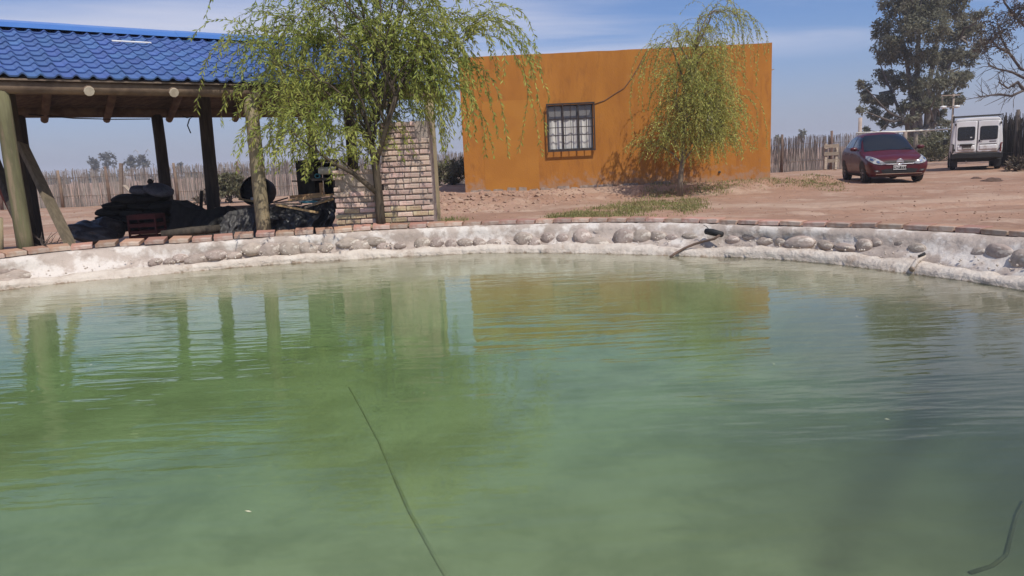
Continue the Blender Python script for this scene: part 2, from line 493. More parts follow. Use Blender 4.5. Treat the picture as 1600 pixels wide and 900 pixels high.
# ------------------------------------------------------------------ pool outlines
PC = Vector((-0.8, 4.6, 0))
ZC = 0.33
water_px = [(-60, 462), (0, 454), (50, 446), (200, 434), (300, 424), (400, 415), (500, 408), (600, 402), (700, 397), (800, 394),
            (900, 395), (1000, 397), (1055, 400), (1200, 403), (1300, 412), (1400, 424), (1500, 437), (1600, 453), (1660, 463)]
rim_px = [(-60, 413), (0, 404), (120, 389), (200, 385), (300, 379.5), (400, 373), (520, 364), (700, 354), (800, 350.5), (900, 348), (1050, 347.5),
          (1200, 353), (1300, 355), (1400, 358), (1500, 363), (1600, 371), (1660, 376)]
near_w = [(3.95, 4.6), (3.75, 3.3), (3.2, 1.9), (2.2, 0.9), (1.0, 0.45), (-0.4, 0.4), (-2.0, 0.45), (-3.8, 0.9), (-5.3, 2.1), (-6.2, 3.8), (-6.4, 5.6), (-6.1, 6.9)]
NT = 720
TH = np.linspace(-PI, PI, NT, endpoint=False)

def radial(pts, smooth=7):
    a = np.array([math.atan2(p[1] - PC.y, p[0] - PC.x) for p in pts])
    r = np.array([math.hypot(p[1] - PC.y, p[0] - PC.x) for p in pts])
    i = np.argsort(a)
    a, r = a[i], r[i]
    a = np.concatenate((a - 2 * PI, a, a + 2 * PI))
    r = np.concatenate((r, r, r))
    v = np.interp(TH, a, r)
    k = np.exp(-0.5 * (np.arange(-20, 21) / smooth) ** 2)
    k /= k.sum()
    return np.convolve(np.concatenate((v[-20:], v, v[:20])), k, 'valid')

wpts = [at(x, y, z=0.0) for x, y in water_px]
rpts = [at(x, y, z=ZC) for x, y in rim_px]
near_c = []
for x, y in near_w:
    d = Vector((x - PC.x, y - PC.y, 0))
    d = d * (1 + 0.42 / d.length)
    near_c.append((PC.x + d.x, PC.y + d.y))
RW = radial([(p.x, p.y) for p in wpts] + near_w)
RC = np.maximum(radial([(p.x, p.y) for p in rpts] + near_c), RW + 0.2)
TILE = 0.24

def rr(A, th):
    t = (th + PI) / (2 * PI) * NT
    i = int(math.floor(t))
    f = t - i
    return float(A[i % NT] * (1 - f) + A[(i + 1) % NT] * f)

def polar(th, r, z=0.0):
    return Vector((PC.x + r * math.cos(th), PC.y + r * math.sin(th), z))

# ------------------------------------------------------------------ terrain
BY = 22.4                                             # facade of the orange house
BXL, BXR = at(722, 200, Y=BY).x, at(1205, 170, Y=BY).x
def height(x, y):
    th = math.atan2(y - PC.y, x - PC.x)
    d = math.hypot(x - PC.x, y - PC.y) - rr(RC, th) - 0.1
    far = sstep(60, 200, math.hypot(x, y))
    h = -0.05 + (0.05 * nz(x, y, 1, 0.16) + 0.03 * nz(x, y, 2, 0.7)) * (1 - far)
    k = 1 - sstep(0.0, 2.4, d)
    h = h * (1 - k) + 0.27 * k
    bx = max(BXL - 1.0 - x, 0, x - BXR - 0.3)
    by = max(BY - y, 0, y - BY - 9)
    db = math.hypot(bx, by)
    kb = 1 - sstep(0.15, 2.6, db)
    h += 0.31 * kb + (0.20 * nz(x, y, 3, 1.0) + 0.10 * nz(x, y, 13, 3.0)) * sstep(0, 0.5, kb) * (1 - sstep(0.8, 1, kb))
    kv = math.exp(-((x - 17.5) ** 2 / 40 + (y - 29) ** 2 / 40))
    h += 0.11 * kv
    # earth heaped up in front of the house's left end
    kh = math.exp(-((x + 0.6) ** 2 / 4.5 + (y - 19.4) ** 2 / 2.2))
    h += kh * (0.20 + 0.20 * nz(x, y, 5, 1.6) + 0.10 * nz(x, y, 6, 4.0))
    # wheel ruts of the track
    if x > 4:
        for off in (0.0, 1.5):
            yc = 14.0 + off + 0.25 * (x - 9) + 0.6 * math.sin(x * 0.35)
            h -= 0.07 * math.exp(-((y - yc) / 0.22) ** 2) * sstep(4, 7, x)
    if d > 0.3:
        h += 0.012 * nz(x, y, 7, 3.1) + 0.008 * nz(x, y, 9, 7.0)
    h *= 1 - far
    return h - 0.3 * sstep(300, 1500, math.hypot(x, y))

def ground_at(px, py):
    d = ray(px, py)
    t = 2.0
    while t < 200:
        p = CAM + d * t
        if p.z < height(p.x, p.y):
            return Vector((p.x, p.y, height(p.x, p.y)))
        t += 0.05 if t < 45 else 0.5
    return CAM + d * t

def build_ground():
    ds = list(np.arange(0, 3, 0.12)) + list(np.arange(3, 34, 0.22))
    q = 34.0
    step = 0.3
    while q < 1500:
        ds.append(q)
        step *= 1.13
        q += step
    NA = 640
    vs, fs = [], []
    for d in ds:
        for k in range(NA):
            th = -PI + 2 * PI * k / NA
            r = rr(RC, th) + 0.1 + d
            p = polar(th, r)
            vs.append((p.x, p.y, height(p.x, p.y)))
    n = len(ds)
    for i in range(n - 1):
        for k in range(NA):
            k2 = (k + 1) % NA
            fs.append((i * NA + k, i * NA + k2, (i + 1) * NA + k2, (i + 1) * NA + k))
    mb = MB(); mb.v, mb.f = vs, fs
    o = mb.build('ground', DIRT, smooth=True, fix=False)
    tag(o, kind='structure')
build_ground()

# ------------------------------------------------------------------ pool
pool = thing('pool', (PC.x, PC.y, 0), 'round home made pool with stone and lime rim edged with red bricks', 'pool')

def floor_z(th, r):
    s = rr(RW, th) - r
    z = -0.16 * sstep(-0.1, 0.6, s) - 0.66 * sstep(0.4, 1.5, s) - 0.1 * sstep(1.5, 4.5, s)
    return z + 0.02 * nz(r * math.cos(th), r * math.sin(th), 4, 1.1)

def build_basin():
    NA = 240
    fr = list(np.linspace(0.0, 1.0, 60))
    vs, fs, st = [], [], []
    for f in fr:
        for k in range(NA):
            th = -PI + 2 * PI * k / NA
            r = (rr(RW, th) + 0.03) * f
            p = polar(th, r)
            vs.append((p.x, p.y, floor_z(th, r)))
    for i in range(len(fr) - 1):
        for k in range(NA):
            k2 = (k + 1) % NA
            fs.append((i * NA + k, i * NA + k2, (i + 1) * NA + k2, (i + 1) * NA + k))
    mb = MB(); mb.v, mb.f = vs, fs
    m = bpy.data.materials.new('pool_floor')
    m.use_nodes = True
    t = m.node_tree
    b = t.nodes['Principled BSDF']
    b.inputs['Roughness'].default_value = 0.95
    b.inputs['Specular IOR Level'].default_value = 0.1
    N, L = t.nodes.new, t.links.new
    tcn = N('ShaderNodeTexCoord')
    n1 = N('ShaderNodeTexNoise'); n1.inputs['Scale'].default_value = 1.4; n1.inputs['Detail'].default_value = 8
    n1.inputs['Roughness'].default_value = 0.62; n1.inputs['Distortion'].default_value = 0.15
    L(tcn.outputs['Object'], n1.inputs['Vector'])
    r1 = N('ShaderNodeMapRange'); r1.interpolation_type = 'SMOOTHSTEP'
    r1.inputs['From Min'].default_value = 0.34; r1.inputs['From Max'].default_value = 0.7
    L(n1.outputs[0], r1.inputs[0])
    mx = N('ShaderNodeMix'); mx.data_type = 'RGBA'
    mx.inputs[6].default_value = (0.66, 0.59, 0.50, 1); mx.inputs[7].default_value = (0.45, 0.415, 0.33, 1)
    L(r1.outputs[0], mx.inputs[0])
    at_ = N('ShaderNodeAttribute'); at_.attribute_name = 'silt'
    mx2 = N('ShaderNodeMix'); mx2.data_type = 'RGBA'
    mx2.inputs[7].default_value = (0.15, 0.12, 0.105, 1)
    L(at_.outputs['Fac'], mx2.inputs[0]); L(mx.outputs[2], mx2.inputs[6])
    L(mx2.outputs[2], b.inputs['Base Color'])
    o = mb.build('basin_floor', m, pool, smooth=True, fix=False)
    a = o.data.attributes.new('silt', 'FLOAT', 'POINT')
    arc = [at(x, y, z=-0.85) for x, y in ((1455, 545), (1470, 620), (1430, 690), (1370, 760), (1300, 860))]
    pat = at(1295, 885, z=-0.85)
    vals = []
    for v in vs:
        p = Vector(v)
        # settled silt: brown on the right-hand side of the floor, thin elsewhere
        q = sstep(-0.3, 2.6, p.x - 0.15 * (p.y - 3) + 0.5 * nz(p.x, p.y, 11, 0.6)) * (1 - sstep(4.5, 7.5, p.y)) * 0.62
        q += 0.16 * max(0, nz(p.x, p.y, 21, 0.9))
        da = 9.0
        for i in range(len(arc) - 1):
            u, w = arc[i], arc[i + 1]
            e = (w - u); e.z = 0
            tt = min(1, max(0, (p - u).dot(e) / e.length_squared))
            c = u + e * tt
            da = min(da, math.hypot(p.x - c.x, p.y - c.y))
        q += 0.22 * math.exp(-(da / 0.17) ** 2)
        q += 0.25 * math.exp(-(math.hypot(p.x - pat.x, (p.y - pat.y) * 1.6) / 0.12) ** 2)
        vals.append(min(1, max(0, q)))
    a.data.foreach_set('value', vals)
build_basin()

def t_ledge(th):
    return 0.30 + 0.12 * nz(math.cos(th) * 6, math.sin(th) * 6, 1.7, 1.0) + 0.05 * nz(math.cos(th) * 25, math.sin(th) * 25, 3, 1)

def build_rim():
    NA = 720
    led, wal = MB(), MB()
    ringsL, ringsW = [], []
    for k in range(NA):
        th = -PI + 2 * PI * k / NA
        rw, rc = rr(RW, th), rr(RC, th)
        tl = t_ledge(th)
        c, s = math.cos(th) * 9, math.sin(th) * 9
        def P(t, inset=0.0, dz=0.0, f=1.0):
            r = rw + (rc - rw) * t + inset
            n = 0.02 * nz(c * 3 * f, s * 3 * f, t * 9, 1) + 0.012 * nz(c * 9, s * 9, t * 17, 1) + 0.006 * nz(c * 26, s * 26, t * 30, 1)
            return polar(th, r + n, ZC * t + dz + n * 0.7)
        ringsL.append([polar(th, rw - 0.16, -0.06), P(-0.02, 0, -0.006), P(tl * 0.3, -0.05, 0.005), P(tl * 0.65, -0.05, 0.012), P(tl * 0.92, -0.015, 0.008), P(tl, 0.05, -0.01), P(tl, 0.10, -0.06)])
        tl2 = tl - 0.06
        mid = (tl2 + 0.8) / 2
        ringsW.append([P(tl2, 0.07, -0.03), P(tl2 + 0.04, 0.06), P(mid - 0.1, 0.055), P(mid + 0.05, 0.04), P(0.74, -0.02, 0.01), P(0.84, -0.025, 0.03), P(0.93, -0.01, 0.02), polar(th, rc + 0.06, ZC - 0.005), polar(th, rc + 0.3, ZC - 0.02), polar(th, rc + 0.3, ZC - 0.3)])
    for mb, rings in ((led, ringsL), (wal, ringsW)):
        n = len(rings[0])
        mb.v = [tuple(p) for r in rings for p in r]
        for k in range(NA):
            k2 = (k + 1) % NA
            for j in range(n - 1):
                mb.f.append((k * n + j, k2 * n + j, k2 * n + j + 1, k * n + j + 1))
    led.build('lime_ledge', LIME, pool, smooth=True)
    wal.build('concrete_rim', CONC, pool, smooth=True)
build_rim()

# bricks of the coping, each tilted a little towards the water
def brick_mesh(name, L, Wd, H, seed):
    bm = bmesh.new()
    bmesh.ops.create_cube(bm, size=1.0)
    for v in bm.verts:
        v.co.x *= L; v.co.y *= Wd; v.co.z *= H
    bmesh.ops.bevel(bm, geom=list(bm.edges), offset=min(H, Wd) * 0.11, segments=1, affect='EDGES')
    rnd = random.Random(seed)
    for v in bm.verts:
        v.co += Vector((rnd.uniform(-1, 1), rnd.uniform(-1, 1), rnd.uniform(-1, 1))) * H * 0.06
    me = bpy.data.meshes.new(name)
    bm.to_mesh(me); bm.free()
    return me

cope_me = [brick_mesh('coping_brick', 0.226, 0.20, 0.045, k) for k in range(4)]
for me in cope_me:
    me.materials.append(COPE)
acc = []
th = -PI
lens = []
NS = 2000
for k in range(NS):
    a = -PI + 2 * PI * k / NS
    lens.append(rr(RC, a) + 0.12)
per = sum(l * 2 * PI / NS for l in lens)
nb = int(per / 0.246)
stepb = per / nb
s_, nxt = 0.0, 0.0
for k in range(NS):
    a = -PI + 2 * PI * k / NS
    if s_ >= nxt and len(acc) < nb:
        acc.append(a)
        nxt += stepb
    s_ += lens[k] * 2 * PI / NS
for i, a in enumerate(acc):
    p0, p1 = polar(a - 0.02, rr(RC, a - 0.02)), polar(a + 0.02, rr(RC, a + 0.02))
    tng = (p1 - p0).normalized()
    out = Vector((tng.y, -tng.x, 0))
    if out.dot(polar(a, 1) - PC) < 0:
        out = -out
    tilt = R(1.5 + 7.5 * (1 - sstep(-0.5, 0.3, math.cos(a))) + random.uniform(-1.5, 1.5))
    yax = (out * math.cos(tilt) + Vector((0, 0, 1)) * math.sin(tilt)).normalized()
    rot = Matrix((tng, yax, tng.cross(yax))).transposed()
    if rot.col[2].z < 0:
        rot = Matrix((-tng, yax, (-tng).cross(yax))).transposed()
    rot = rot @ Matrix.Rotation(R(random.uniform(-3, 3)), 3, 'Z') @ Matrix.Rotation(R(random.uniform(-2, 2)), 3, 'Y')
    p = polar(a, rr(RC, a) + 0.10, ZC + 0.024 + 0.10 * math.sin(tilt) + random.uniform(-0.005, 0.005))
    link_mesh('coping_brick', random.choice(cope_me), None, pool, p, rot)

# stones of the rim
def px_interp(tab, x):
    xs = [q[0] for q in tab]; ys = [q[1] for q in tab]
    return float(np.interp(x, xs, ys))
stone_me = [blob(3, 0.18, k, 1.1) for k in range(6)]
for me in stone_me:
    me.materials.append(STONE)
def rim_point(px, py):
    yw, yc = px_interp(water_px, px), px_interp(rim_px, px)
    t = (yw - py) / (yw - yc)
    a, b = at(px, yw, z=0), at(px, yc, z=ZC)
    return a.lerp(b, t), t
stones = [(12, 424, 18, 10), (30, 436, 22, 12), (18, 444, 24, 9), (6, 412, 9, 5), (245, 411, 9, 6), (285, 405, 10, 6), (268, 410, 9, 5), (310, 408, 16, 8), (340, 400, 14, 7), (396, 391, 14, 9),
          (423, 393, 15, 12), (455, 391, 15, 11), (482, 391, 13, 10), (368, 401, 10, 5), (510, 389, 10, 7), (545, 381, 17, 8), (565, 386, 16, 8), (585, 379, 15, 7), (600, 387, 10, 6), (625, 386, 8, 5),
          (660, 382, 11, 9), (682, 382, 10, 8), (704, 384, 8, 8), (727, 381, 11, 6), (748, 381, 9, 7), (770, 382, 10, 6), (817, 375, 13, 10), (834, 382, 9, 8), (853, 374, 9, 8), (877, 374, 8, 6), (908, 373, 13, 12), (932, 384, 17, 10),
          (973, 374, 15, 13), (1000, 373, 16, 11), (1024, 372, 13, 9), (1046, 374, 9, 5), (1075, 371, 12, 5), (1140, 377, 10, 6), (1166, 370, 11, 7), (1190, 379, 12, 7), (1214, 380, 9, 6), (1244, 382, 22, 10), (1284, 385, 12, 7),
          (1314, 389, 16, 6), (1344, 386, 12, 10), (1362, 382, 9, 7), (1380, 376, 10, 6), (1398, 383, 10, 6), (1425, 391, 13, 8), (1476, 388, 12, 6), (1505, 382, 11, 8), (1520, 398, 14, 8), (1553, 398, 24, 13), (1592, 411, 20, 16), (1535, 383, 14, 7), (1625, 420, 22, 14)]
for i, (x, y, hw, hh) in enumerate(stones):
    p, t = rim_point(x, y)
    D = p.y
    th = math.atan2(p.y - PC.y, p.x - PC.x)
    inw = Vector((-math.cos(th), -math.sin(th), 0))
    sx, sz = hw * D / FPX, hh * D / FPX
    o = link_mesh('stone', stone_me[i % 6], None, pool, p - inw * 0.072, (random.uniform(-.15, .15), random.uniform(-.15, .15), math.atan2(inw.y, inw.x) + PI / 2),
                  (sx * 1.2, max(sz, sx * 0.6) * 1.0, sz * 1.2))
# lime splashed lumps and bits of brick between the stones (too small to pick apart)
mb = MB()
for k in range(300):
    x = random.uniform(-20, 1620)
    yw, yc = px_interp(water_px, x), px_interp(rim_px, x)
    t = random.gauss(0.36, 0.10)
    t = min(0.7, max(0.1, t))
    p, _ = rim_point(x, yw + (yc - yw) * t)
    s = random.uniform(0.005, 0.017)
    c = [p + Vector((random.uniform(-1, 1), random.uniform(-1, 1), random.uniform(-.6, .9))) * s for _ in range(6)]
    mb.add([p + Vector((s, 0, 0)), p + Vector((0, s * 1.2, 0)), p + Vector((-s, 0, 0)), p + Vector((0, -s, 0)), p + Vector((0, 0, s * .8)), p + Vector((0, 0, -s))],
           [(0, 1, 4), (1, 2, 4), (2, 3, 4), (3, 0, 4), (1, 0, 5), (2, 1, 5), (3, 2, 5), (0, 3, 5)])
o = mb.build('lime_rubble', LIME, pool, smooth=True)
o['kind'] = 'stuff'

# ------------------------------------------------------------------ water
def water_material():
    m = bpy.data.materials.new('pool_water')
    m.use_nodes = True
    t = m.node_tree
    t.nodes.clear()
    N, L = t.nodes.new, t.links.new
    tcn = N('ShaderNodeTexCoord')
    def nzt(sc, rot, det, rough=0.5, dist=0.3):
        mpp = N('ShaderNodeMapping'); mpp.inputs['Scale'].default_value = sc; mpp.inputs['Rotation'].default_value = (0, 0, R(rot))
        L(tcn.outputs['Object'], mpp.inputs[0])
        n = N('ShaderNodeTexNoise'); n.inputs['Scale'].default_value = 1.0; n.inputs['Detail'].default_value = det
        n.inputs['Roughness'].default_value = rough; n.inputs['Distortion'].default_value = dist
        L(mpp.outputs[0], n.inputs['Vector'])
        return n.outputs[0]
    a = nzt((1.0, 5.6, 1), 5, 2)
    b = nzt((3.6, 15.0, 1), -6, 2)
    c = nzt((0.5, 0.9, 1), 10, 1)
    # breeze patches: the ripple strength varies over the pool
    mr = N('ShaderNodeMapRange'); mr.inputs['From Min'].default_value = 0.35; mr.inputs['From Max'].default_value = 0.65
    mr.inputs['To Min'].default_value = 0.35; mr.inputs['To Max'].default_value = 1.0
    L(c, mr.inputs[0])
    m2_ = N('ShaderNodeMath'); m2_.operation = 'MULTIPLY_ADD'; m2_.inputs[1].default_value = 0.42
    L(b, m2_.inputs[0]); L(a, m2_.inputs[2])
    mu = N('ShaderNodeMath'); mu.operation = 'MULTIPLY'
    L(m2_.outputs[0], mu.inputs[0]); L(mr.outputs[0], mu.inputs[1])
    bp = N('ShaderNodeBump'); bp.inputs['Strength'].default_value = 1.0; bp.inputs['Distance'].default_value = 0.0075
    L(mu.outputs[0], bp.inputs['Height'])
    fr = N('ShaderNodeFresnel'); fr.inputs[0].default_value = 1.6
    L(bp.outputs[0], fr.inputs['Normal'])
    g = N('ShaderNodeBsdfGlossy'); g.inputs['Roughness'].default_value = 0.0
    L(bp.outputs[0], g.inputs['Normal'])
    tr = N('ShaderNodeBsdfTransparent'); tr.inputs[0].default_value = (1, 1, 1, 1)
    df = N('ShaderNodeBsdfDiffuse'); df.inputs[0].default_value = (0.12, 0.14, 0.06, 1)
    mt = N('ShaderNodeMixShader'); mt.inputs[0].default_value = 0.25
    L(tr.outputs[0], mt.inputs[1]); L(df.outputs[0], mt.inputs[2])
    ms = N('ShaderNodeMixShader')
    L(fr.outputs[0], ms.inputs[0]); L(mt.outputs[0], ms.inputs[1]); L(g.outputs[0], ms.inputs[2])
    va = N('ShaderNodeVolumeAbsorption'); va.inputs['Color'].default_value = (0.48, 0.77, 0.46, 1); va.inputs['Density'].default_value = 0.50
    o = N('ShaderNodeOutputMaterial')
    L(ms.outputs[0], o.inputs['Surface']); L(va.outputs[0], o.inputs['Volume'])
    return m
mb = MB()
top, bot = [], []
NW = 240
for k in range(NW):
    th = -PI + 2 * PI * k / NW
    r = rr(RW, th) + 0.05
    p = polar(th, r)
    top.append((p.x, p.y, 0.0)); bot.append((p.x, p.y, -1.5))
mb.v = top + bot
mb.f = [tuple(range(NW)), tuple(range(2 * NW - 1, NW - 1, -1))] + [(k, NW + k, NW + (k + 1) % NW, (k + 1) % NW) for k in range(NW)]
tag(mb.build('water', water_material()), kind='structure')

# scattered willow leaves and specks afloat
def floating():
    rnd = random.Random(4)
    mb = MB()
    for k in range(90):
        if k < 60:
            x, y = rnd.uniform(-4.5, 3.0), rnd.uniform(1.8, 8.5)
        else:
            x, y = rnd.gauss(-1.5, 1.0), rnd.gauss(7.6, .6)
        th = math.atan2(y - PC.y, x - PC.x)
        if math.hypot(x - PC.x, y - PC.y) > rr(RW, th) - .1:
            continue
        a = rnd.uniform(0, 2 * PI)
        L_, w = rnd.uniform(.006, .018), rnd.uniform(.002, .004)
        d, n = Vector((math.cos(a), math.sin(a), 0)), Vector((-math.sin(a), math.cos(a), 0))
        p = Vector((x, y, .004))
        mb.add([p - d * L_, p + n * w + Vector((0, 0, .002)), p + d * L_, p - n * w], [(0, 1, 2, 3)])
    o = mb.build('floating_leaves', M('fallen_leaf', (.42, .40, .22), (.5, .47, .38), scale=2, island=.4), fix=False)
    tag(o, 'tiny fallen leaves and specks floating on the water', 'leaves', kind='stuff')
floating()

# hoses
hs = thing('hose', at(1110, 372, z=0.2), 'black pipe stub with a thin brown hose dripping down into the pool', 'hose')
def rp(px, py, off=0.03):
    p, t = rim_point(px, py)
    th = math.atan2(p.y - PC.y, p.x - PC.x)
    return p + Vector((-math.cos(th), -math.sin(th), 0.35)) * off
MB().tube([rp(1107, 364, .06), rp(1118, 366, .08), rp(1134, 370, .10)], [0.035, 0.04, 0.033], 12).build('pipe_stub', BLACK, hs, smooth=True)
MB().tube([rp(1132, 371, .11), rp(1122, 377, .1), rp(1105, 380, .08), rp(1088, 384, .06), rp(1072, 390, .05), rp(1056, 398, .04), rp(1050, 403, .05)], 0.014, 8).build('hose_tail', HOSEB, hs, smooth=True)
MB().tube([rp(1117, 365, .1), rp(1110, 358, .12), rp(1106, 356, .12)], 0.004, 5).build('wire', BLACK, hs)
# pipe set in the lime ledge on the right
sp = thing('half_buried_pipe', at(1437, 415, z=0.08), 'short lime crusted pipe set in the white ledge on the right', 'pipe')
MB().tube([rp(1448, 402, .03), rp(1438, 411, .045), rp(1430, 424, .05)], [0.018, 0.02, 0.022], 10).build('pipe', LIME, sp, smooth=True)
MB().tube([rp(1452, 400, .06), rp(1444, 405, .075)], [0.014, 0.012], 8).build('pipe_mouth', BLACK, sp, smooth=True)
def sunken(name, pts, r, label, m=ALGAE, z=None):
    P = []
    for x, y in pts:
        p = at(x, y, z=-0.8)
        for _ in range(5):
            th = math.atan2(p.y - PC.y, p.x - PC.x); rad = math.hypot(p.y - PC.y, p.x - PC.x)
            p = at(x, y, z=floor_z(th, rad) + r * 0.2)
        P.append(p)
    o = MB().tube(P, [r * (.35 + .65 * min(1, i / 3)) for i in range(len(P))], 8).build(name, m, smooth=True, org=P[0])
    tag(o, label, 'hose')
sunken('sunken_hose', [(545, 605), (565, 640), (592, 690), (618, 750), (640, 800), (668, 850), (700, 905)], 0.012, 'dark hose lying on the pool floor running towards the viewer')
sunken('sunken_root', [(1605, 775), (1588, 805), (1578, 845), (1572, 868), (1550, 885), (1515, 896)], 0.011, 'bent dark strip on the pool floor at the lower right', ROOTM)

# ------------------------------------------------------------------ fences
def fence(name, A, B, h, label, mat, step=0.055, lean=0.05, posts=(), pm=FPOST, rmin=0.009, rmax=0.017, hv=0.06, wires=True):
    A, B = Vector(A), Vector(B)
    d = B - A; L_ = d.length; d.normalize()
    root = thing(name, A, label, 'fence')
    mb = MB()
    s = 0
    nrm = Vector((-d.y, d.x, 0))
    while s < L_:
        for row in (0, 1):
            p = A + d * (s + random.uniform(-.02, .02)) + nrm * (row * 0.05 + random.uniform(-.02, .02))
            z0 = height(p.x, p.y) - 0.05
            hh = h * (1 + random.uniform(-hv, hv) * (0.6 if row else 1)) + 0.1 * nz(s * 0.4, row, 3)
            le = d * random.gauss(0, lean) + nrm * random.gauss(0, lean * 0.5)
            r = random.uniform(rmin, rmax)
            q = p + le * hh
            a, b = Vector((p.x, p.y, z0)), Vector((q.x, q.y, z0 + hh))
            mid = a.lerp(b, 0.5) + d * random.uniform(-.015, .015)
            mb.tube([a, mid, b], [r, r, r * 0.6], 4, cap=True)
        s += step * random.uniform(0.7, 1.3)
    o = mb.build('cane_panel', mat, root, fix=False)
    o['kind'] = 'stuff'
    for sx, ph in posts:
        p = A + d * sx - nrm * 0.07
        z0 = height(p.x, p.y)
        MB().tube([(p.x, p.y, z0 - .1), (p.x + .02, p.y, z0 + ph * .5), (p.x, p.y, z0 + ph)], [0.075, 0.07, 0.06], 8).build('fence_post', pm, root, smooth=True)
    if wires:
        for zz in (0.5, 1.35):
            pts = []
            for k in range(12):
                p = A + d * (L_ * k / 11) - nrm * 0.04
                pts.append((p.x, p.y, height(p.x, p.y) + zz + random.uniform(-.03, .03)))
            MB().tube(pts, 0.008, 4).build('tie_wire', pm, root)
    return root
def dist_along(A, B, px):
    """where along the fence the column px of the view meets it"""
    u = (px - 800) / FPX
    d = (B - A)
    t = (u * A.y - A.x) / (d.x - u * d.y)
    return t * d.length
FA, FB = Vector((-34, 33.5, 0)), Vector((1.0, 37.5, 0))
posts = []
for px_ in (18, 112, 185, 290, 387, 560, 660):
    posts.append((dist_along(FA, FB, px_), random.uniform(1.72, 1.88)))
fence('cane_fence', FA, FB, 1.72, 'long pale cane fence behind the open shelter', CANE, step=0.032, posts=posts)
FC, FD = Vector((9.0, 36.5, 0)), Vector((18.0, 37.5, 0))
fence('cane_fence', FC, FD, 1.72, 'short stretch of cane fence behind the red car', CANE, step=0.03, posts=[(dist_along(FC, FD, 1224), 1.85), (dist_along(FC, FD, 1300), 1.9)])
FE, FF = Vector((20.0, 30.5, 0)), Vector((18.0, 23.4, 0))
fence('brushwood_fence', FE, FF, 1.75, 'dark brushwood fence beside the white van', CANED, step=0.028, rmin=.014, rmax=.026, lean=0.08, posts=[(2.2, 2.1), (4.6, 2.0), (6.8, 2.1)], hv=0.22, pm=BARKD)

# ------------------------------------------------------------------ orange house
ZB = 0.18
house = thing('house', ((BXL + BXR) / 2, BY + 4, ZB), 'orange rendered flat roofed house with barred window', 'house')
zTL, zTR = at(718, 90, Y=BY).z, at(1203, 67, Y=BY).z
w1 = [at(854, 164, Y=BY), at(926, 163, Y=BY), at(928, 232, Y=BY), at(856, 236, Y=BY)]
w1x0, w1x1 = w1[0].x + .02, w1[1].x
w1z0, w1z1 = (w1[2].z + w1[3].z) / 2, (w1[0].z + w1[1].z) / 2
w2x0, w2x1 = at(1103, 190, Y=BY).x, at(1131, 190, Y=BY).x
w2z0, w2z1 = at(1115, 222, Y=BY).z, at(1115, 151, Y=BY).z
DEP = 8.5
def house_walls():
    mb = MB()
    xs = [BXL, w1x0, w1x1, w2x0, w2x1, BXR]
    def zt(x):
        return zTL + (zTR - zTL) * (x - BXL) / (BXR - BXL)
    def quad(a, b, c, d):
        mb.add([a, b, c, d], [(0, 1, 2, 3)])
    nx = 46
    def front(x0, x1, z0, z1f, ragged=False):
        n = max(1, int((x1 - x0) / 0.22))
        for i in range(n):
            a, b = x0 + (x1 - x0) * i / n, x0 + (x1 - x0) * (i + 1) / n
            za = z1f(a) + (0.014 * nz(a, 0, 5, 1.7) if ragged else 0)
            zb = z1f(b) + (0.014 * nz(b, 0, 5, 1.7) if ragged else 0)
            quad((a, BY, z0), (b, BY, z0), (b, BY, zb), (a, BY, za))
            if ragged:
                quad((a, BY, za), (b, BY, zb), (b, BY + .25, zb), (a, BY + .25, za))
                quad((a, BY + .25, za), (b, BY + .25, zb), (b, BY + .25, zb - .4), (a, BY + .25, za - .4))
    z0 = ZB - 0.3
    front(xs[0], xs[1], z0, zt, True)
    front(xs[1], xs[2], z0, lambda x: w1z0)
    front(xs[2], xs[3], z0, zt, True)
    front(xs[3], xs[4], z0, lambda x: w2z0)
    front(xs[4], xs[5], z0, zt, True)
    for x0, x1, zl, zh in ((w1x0, w1x1, w1z0, w1z1), (w2x0, w2x1, w2z0, w2z1)):
        n = max(1, int((x1 - x0) / 0.22))
        for i in range(n):
            a, b = x0 + (x1 - x0) * i / n, x0 + (x1 - x0) * (i + 1) / n
            za, zb = zt(a) + 0.014 * nz(a, 0, 5, 1.7), zt(b) + 0.014 * nz(b, 0, 5, 1.7)
            quad((a, BY, zh), (b, BY, zh), (b, BY, zb), (a, BY, za))
            quad((a, BY, za), (b, BY, zb), (b, BY + .25, zb), (a, BY + .25, za))
            quad((a, BY + .25, za), (b, BY + .25, zb), (b, BY + .25, zb - .4), (a, BY + .25, za - .4))
        r = 0.16
        quad((x0, BY, zl), (x0, BY, zh), (x0, BY + r, zh), (x0, BY + r, zl))
        quad((x1, BY, zl), (x1, BY, zh), (x1, BY + r, zh), (x1, BY + r, zl))
        quad((x0, BY, zl), (x1, BY, zl), (x1, BY + r, zl), (x0, BY + r, zl))
        quad((x0, BY, zh), (x1, BY, zh), (x1, BY + r, zh), (x0, BY + r, zh))
    yb = BY + DEP
    quad((BXL, BY, z0), (BXL, yb, z0), (BXL, yb, zTL), (BXL, BY, zTL))
    quad((BXR, BY, z0), (BXR, yb, z0), (BXR, yb, zTR), (BXR, BY, zTR))
    quad((BXL, yb, z0), (BXR, yb, z0), (BXR, yb, zTR), (BXL, yb, zTL))
    mb.build('wall', ORANGE, house, fix=False)
    MB().add([(BXL + .01, BY + .24, zTL - .35), (BXR - .01, BY + .24, zTR - .35), (BXR - .01, yb - .01, zTR - .35), (BXL + .01, yb - .01, zTL - .35)], [(0, 1, 2, 3)]).build('roof', CONC, house)
house_walls()
